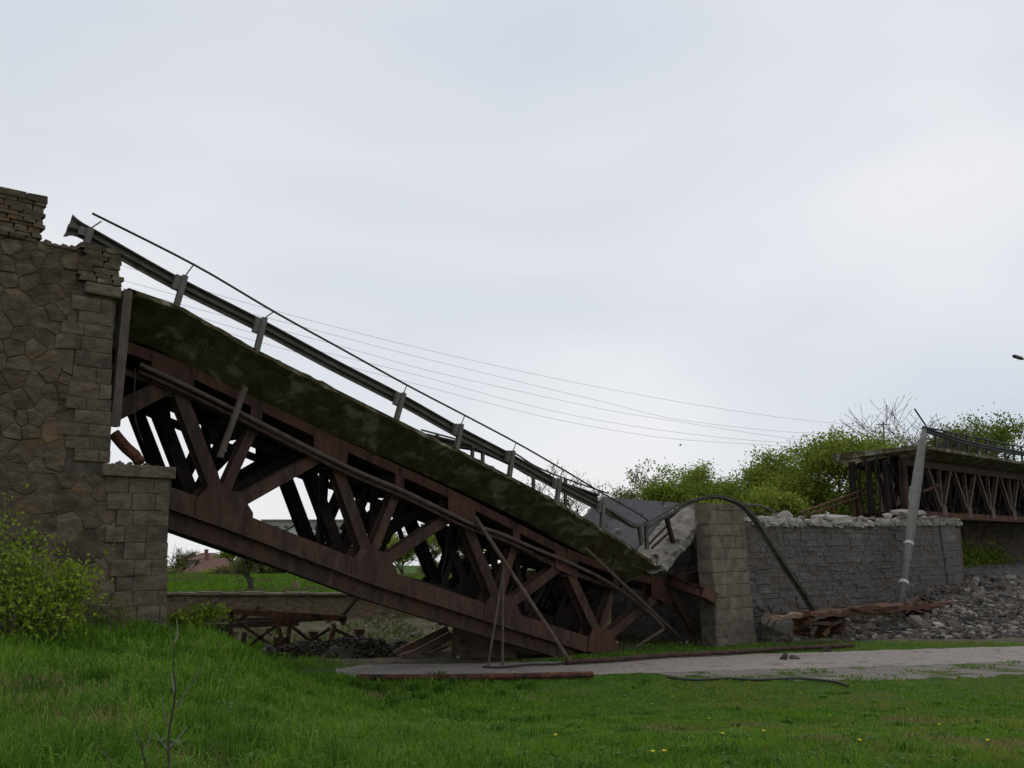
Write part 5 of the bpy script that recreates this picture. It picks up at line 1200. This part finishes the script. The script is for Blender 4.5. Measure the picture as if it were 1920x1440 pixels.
for k in (-1, 1): MB().add([c + np.array(v) for v in [(-.04, 0, .02), (.03, 0, .02), (.0, .13 * k, .1), (-.05, .12 * k, .09), (-.03, .02 * k, .028), (.02, .02 * k, .028)]], [(0, 1, 2, 3), (3, 2, 5, 4)]).build('wing', M['lamp'], bd)

# ------------------------------------------------------------------ grass
def on_path(X, Y):
    fx = np.array([p[0] for p in far_s]); fy = np.array([p[1] for p in far_s]); nx_ = np.array([p[0] for p in near_s]); ny_ = np.array([p[1] for p in near_s])
    o1, o2 = np.argsort(fx), np.argsort(nx_)
    return (Y < np.interp(X, fx[o1], fy[o1])) & (Y > np.interp(X, nx_[o2], ny_[o2]))
def on_gravel(X, Y):
    fx = np.array([p[0] for p in gn]); fy = np.array([p[1] for p in gn]); nx_ = np.array([p[0] for p in gf]); ny_ = np.array([p[1] for p in gf])
    o1, o2 = np.argsort(fx), np.argsort(nx_); return (Y < np.interp(X, fx[o1], fy[o1])) & (Y > np.interp(X, nx_[o2], ny_[o2])) & (X > fx.min())
def pn(X, Y, k, sd=0):   # patch noise 0..1
    v = np.zeros_like(X); a = 1.0
    for o_ in range(4):
        ang = sd + o_ * 1.3; xr = X * math.cos(ang) + Y * math.sin(ang); yr = -X * math.sin(ang) + Y * math.cos(ang)
        v += a * np.sin(xr * k * (1.9 ** o_) + sd) * np.cos(yr * k * 1.17 * (1.9 ** o_) + 2 * sd); a *= .62
    return np.clip(.5 + v * .42, 0, 1)
NG = 460000
rng = np.random.default_rng(99)
r_ = np.exp(rng.uniform(math.log(2.2), math.log(41), NG)); an = rng.uniform(-.78, .72, NG)
X = r_ * np.sin(an); Y = r_ * np.cos(an)
uu_ = (X - C0[0]) * AX[0] + (Y - C0[1]) * AX[1]; sv_ = (X - C0[0]) * BX[0] + (Y - C0[1]) * BX[1]
keep = ~on_path(X, Y) & (rng.random(NG) > bare_f(X, Y) * 1.05) & ~((uu_ < .1) & (sv_ > -.04))
keep &= ~(on_gravel(X, Y) & (pn(X, Y, 1.7, 3) < .62)) & (Y < 39)
X, Y, r_ = X[keep], Y[keep], r_[keep]; n_ = len(X)
left = ss(1.5, -5, X) ; tall = .05 + .17 * left * (1 - ss(20, 26, Y) * .4) + .05 * ss(9, 4, Y)
pat = pn(X, Y, .8, 1.2); pat2 = pn(X, Y, 2.3, 4.4)
Hh = tall * (.45 + .9 * pat) * rng.uniform(.5, 1.35, n_) + .02
Wd = np.maximum(.0035, r_ * .00055) * rng.uniform(.7, 1.5, n_)
az = rng.uniform(0, 6.283, n_); ln_ = rng.uniform(.15, .9, n_) * Hh; la = az + rng.normal(1.57, .5, n_)
Z = hgt(X, Y) - .01
B0 = np.stack([X, Y, Z], 1); sdv = np.stack([np.cos(az), np.sin(az), np.zeros(n_)], 1) * Wd[:, None]; ldv = np.stack([np.cos(la), np.sin(la), np.zeros(n_)], 1)
Md = B0 + ldv * (ln_ * .3)[:, None] + np.array([0, 0, 1]) * (Hh * .6)[:, None]; Tp = B0 + ldv * ln_[:, None] + np.array([0, 0, 1]) * Hh[:, None]
v0, v1, v2, v3, v4 = B0 - sdv, B0 + sdv, Md + sdv * .8, Md - sdv * .8, Tp
V = np.stack([v0, v1, v2, v0, v2, v3, v3, v2, v4], 1).reshape(-1, 3)
ca = np.array([.045, .125, .006]); cb = np.array([.155, .315, .02]); cy = np.array([.21, .22, .035]); cd = np.array([.24, .19, .085])
tcol = ca + (cb - ca) * (rng.random((n_, 1)) * .55 + pat2[:, None] * .45)
yl = (ss(0, 7, X) * .95 * ss(.3, .75, pn(X, Y, .55, 9)) + .15 * pat2)[:, None] * rng.random((n_, 1)); tcol = tcol + (cy - tcol) * np.clip(yl * 1.4, 0, 1)
# dry straw patches
dry = np.zeros(n_)
for (px, py, Yd, rad) in [(60, 1290, 10.5, .55), (110, 1310, 9.8, .7), (140, 1300, 10, .5), (180, 1365, 8.1, .35), (20, 1305, 10, .5), (380, 1400, 7.2, .3), (700, 1290, 22, .6), (1860, 1425, 9.8, .7), (1800, 1410, 10.2, .5), (1560, 1425, 9.6, .4), (1250, 1330, 14, .5), (1700, 1300, 17, .7), (1420, 1310, 16, .5)]:
    q = AT(px, py, Yd); dry = np.maximum(dry, np.exp(-((X - q[0]) ** 2 + (Y - q[1]) ** 2 * .5) / rad ** 2))
dm = (rng.random(n_) < dry * .75 + .04)[:, None]; tcol = np.where(dm, cd * rng.uniform(.7, 1.25, (n_, 1)), tcol)
# tufts of longer, darker blades
NT = 2300; tr_ = np.exp(rng.uniform(math.log(3.0), math.log(26), NT)); ta = rng.uniform(-.75, .7, NT); TX = tr_ * np.sin(ta); TY = tr_ * np.cos(ta)
tk = (rng.random(NT) < .3 + .7 * ss(3, -4, TX)) & ~on_path(TX, TY) & ~on_gravel(TX, TY); TX, TY, tr_ = TX[tk], TY[tk], tr_[tk]; nb = 46
tu = (TX - C0[0]) * AX[0] + (TY - C0[1]) * AX[1]; tv = (TX - C0[0]) * BX[0] + (TY - C0[1]) * BX[1]; tk = ~((tu < .3) & (tv > -.35)) & (bare_f(TX, TY) < .3); TX, TY, tr_ = TX[tk], TY[tk], tr_[tk]
tsz = rng.uniform(.6, 1.5, len(TX)) * (.55 + .45 * ss(3, -4, TX)); th_ = rng.random(len(TX))
cX = np.repeat(TX, nb); cY = np.repeat(TY, nb); cS = np.repeat(tsz, nb); cR_ = np.repeat(tr_, nb); n_t = len(cX); ang = rng.uniform(0, 6.283, n_t); cL = .25 + .75 * ss(3, -4, cX); rad_ = np.abs(rng.normal(0, .11, n_t)) * cS * (1.7 - .7 * cL)
bX = cX + np.cos(ang) * rad_; bY = cY + np.sin(ang) * rad_; bH = rng.uniform(.12, .3, n_t) * cS * (.45 + .55 * cL); out = rng.uniform(.2, .85, n_t) * bH; ang2 = ang + rng.normal(0, .5, n_t)
Bt = np.stack([bX, bY, hgt(bX, bY) - .01], 1); ld = np.stack([np.cos(ang2), np.sin(ang2), 0 * ang2], 1); sd_ = np.stack([-np.sin(ang2), np.cos(ang2), 0 * ang2], 1) * (np.maximum(.0045, cR_ * .0006) * rng.uniform(.7, 1.4, n_t))[:, None]
Mt = Bt + ld * (out * .35)[:, None] + np.array([0, 0, 1]) * (bH * .75)[:, None]; Tt = Bt + ld * out[:, None] + np.array([0, 0, 1]) * (bH * (.95 - .25 * (out / bH)))[:, None]
V2 = np.stack([Bt - sd_, Bt + sd_, Mt + sd_ * .8, Bt - sd_, Mt + sd_ * .8, Mt - sd_ * .8, Mt - sd_ * .8, Mt + sd_ * .8, Tt], 1).reshape(-1, 3)
hc = np.repeat(th_, nb)[:, None]; tc2 = (np.array([.04, .11, .01]) + (np.array([.13, .255, .022]) - np.array([.04, .11, .01])) * hc) * rng.uniform(.75, 1.3, (n_t, 1))
V = np.concatenate([V, V2]); allc = np.concatenate([np.repeat(tcol, 9, 0), np.repeat(tc2, 9, 0)])
gobj = big_mesh('grass', V, 3, M['grass'], allc); prop(gobj, 'fresh green grass covering the bank and the verge of the path', 'grass', None, 'stuff')
nw = 7000; wr = np.exp(rng.uniform(math.log(4), math.log(24), nw // 9)); wa = rng.uniform(-.72, .68, nw // 9); WX = np.repeat(wr * np.sin(wa), 9); WY = np.repeat(wr * np.cos(wa), 9); nw = len(WX)
wang = rng.uniform(0, 6.283, nw); wl = rng.uniform(.02, .055, nw) * (1 + ss(2, -4, WX)); wu = (WX - C0[0]) * AX[0] + (WY - C0[1]) * AX[1]; wv = (WX - C0[0]) * BX[0] + (WY - C0[1]) * BX[1]
wk_ = ~on_path(WX, WY) & ~on_gravel(WX, WY) & ~((wu < .4) & (wv > -.3)) & (bare_f(WX, WY) < .3); WX, WY, wang, wl = WX[wk_], WY[wk_], wang[wk_], wl[wk_]; nw = len(WX)
wd = np.stack([np.cos(wang), np.sin(wang), 0 * wang], 1); wsd = np.stack([-np.sin(wang), np.cos(wang), 0 * wang], 1) * (wl * .28)[:, None]
wb_ = np.stack([WX, WY, hgt(WX, WY) + .03 + .05 * ss(2, -4, WX)], 1); wz = np.array([0, 0, 1.])
V = np.stack([wb_, wb_ + wd * (wl * .6)[:, None] - wsd + wz * (wl * .55)[:, None], wb_ + wd * wl[:, None] + wz * (wl * .6)[:, None], wb_ + wd * (wl * .6)[:, None] + wsd + wz * (wl * .55)[:, None]], 1).reshape(-1, 3)
cw = np.array([.05, .12, .02]) + (np.array([.13, .22, .06]) - np.array([.05, .12, .02])) * rng.random((nw, 1)); gobj = big_mesh('broadleaf_weeds', V, 4, M['grass'], np.repeat(cw, 4, 0)); prop(gobj, 'small broad leaved weeds scattered through the near grass', 'weeds', None, 'stuff')
# meadow grass on the far bank
n2 = 40000; X = rng.uniform(-32, 2, n2); Y = rng.uniform(50.5, 80, n2); Z = hgt(X, Y); h2 = rng.uniform(.06, .22, n2); az = rng.uniform(0, 6.28, n2)
s2 = np.stack([np.cos(az), np.sin(az), 0 * az], 1) * .06; b2 = np.stack([X, Y, Z], 1); V = np.stack([b2 - s2, b2 + s2, b2 + np.stack([rng.normal(0, .05, n2), rng.normal(0, .05, n2), h2], 1)], 1).reshape(-1, 3)
c2 = (ca + (cb - ca) * rng.random((n2, 1))) * np.array([1.0, .9, 1.0]); dq = (pn(X, Y, .3, 7) > .6) & (rng.random(n2) < .6); c2[dq] = np.array([.12, .115, .05]); gobj = big_mesh('meadow_grass', V, 3, M['grass'], np.repeat(c2, 3, 0)); prop(gobj, 'green meadow grass above the far retaining wall', 'grass', None, 'stuff')
# dry stalks and weeds below the far wall
n3 = 26000; X = rng.uniform(-24, 8, n3); Y = rng.uniform(33.5, 49.4, n3); kk = pn(X, Y, .5, 2) > .42; X, Y = X[kk], Y[kk]; n3 = len(X); Z = hgt(X, Y); h3 = rng.uniform(.1, .45, n3) * (.3 + .7 * pn(X, Y, .5, 2)); az = rng.uniform(0, 6.28, n3)
s3 = np.stack([np.cos(az), np.sin(az), 0 * az], 1) * .035; b3 = np.stack([X, Y, Z], 1); V = np.stack([b3 - s3, b3 + s3, b3 + np.stack([rng.normal(0, .1, n3), rng.normal(0, .1, n3), h3], 1)], 1).reshape(-1, 3)
g3 = pn(X, Y, .35, 5)[:, None]; c3 = np.array([.15, .125, .06]) + (np.array([.08, .11, .02]) - np.array([.15, .125, .06])) * (g3 > .52); c3 = c3 * rng.uniform(.6, 1.3, (n3, 1))
gobj = big_mesh('dry_weeds', V, 3, M['grass'], np.repeat(c3, 3, 0)); prop(gobj, 'dry weeds and stalks on the slope below the far wall', 'weeds', None, 'stuff')
# dandelions
DY = mat('dandelion_yellow', (.5, .4, .02), (.6, .5, .03), (.68, .58, .05), 8, bump=0)
ST = mat('flower_stalk', (.07, .12, .02), bump=0)
dh = bpy.data.meshes.new('flower_head'); bm = bmesh.new(); bmesh.ops.create_icosphere(bm, subdivisions=1, radius=.02); [setattr(v.co, 'z', v.co.z * .5) for v in bm.verts]; bm.to_mesh(dh); bm.free(); dh.materials.append(DY)
rr = random.Random(44)
spots = [(1260, 1307), (1336, 1315), (1328, 1348), (1222, 1412), (1243, 1411), (1353, 1377), (1222, 1320), (1610, 1390), (1700, 1330), (1760, 1360), (1500, 1300), (1555, 1342), (1850, 1390), (1040, 1380), (960, 1330), (1430, 1372)]
for x, y in spots:
    w = None
    for Yd in np.arange(6, 28, .1):
        q = AT(x, y, Yd)
        if q[2] < gz(q[0], q[1]) + .1: w = q; break
    if w is None: continue
    b = (w[0], w[1], gz(w[0], w[1])); f = thing('dandelion', 'small yellow dandelion in the short grass before the path', 'flower', b, 'dandelions in the grass')
    MB().tube([b, (b[0] + .01, b[1], b[2] + .1)], .004, 4).build('stalk', ST, f)
    o = bpy.data.objects.new('flower_head', dh); COL.objects.link(o); o.parent = f; o.location = (.01, 0, .11)
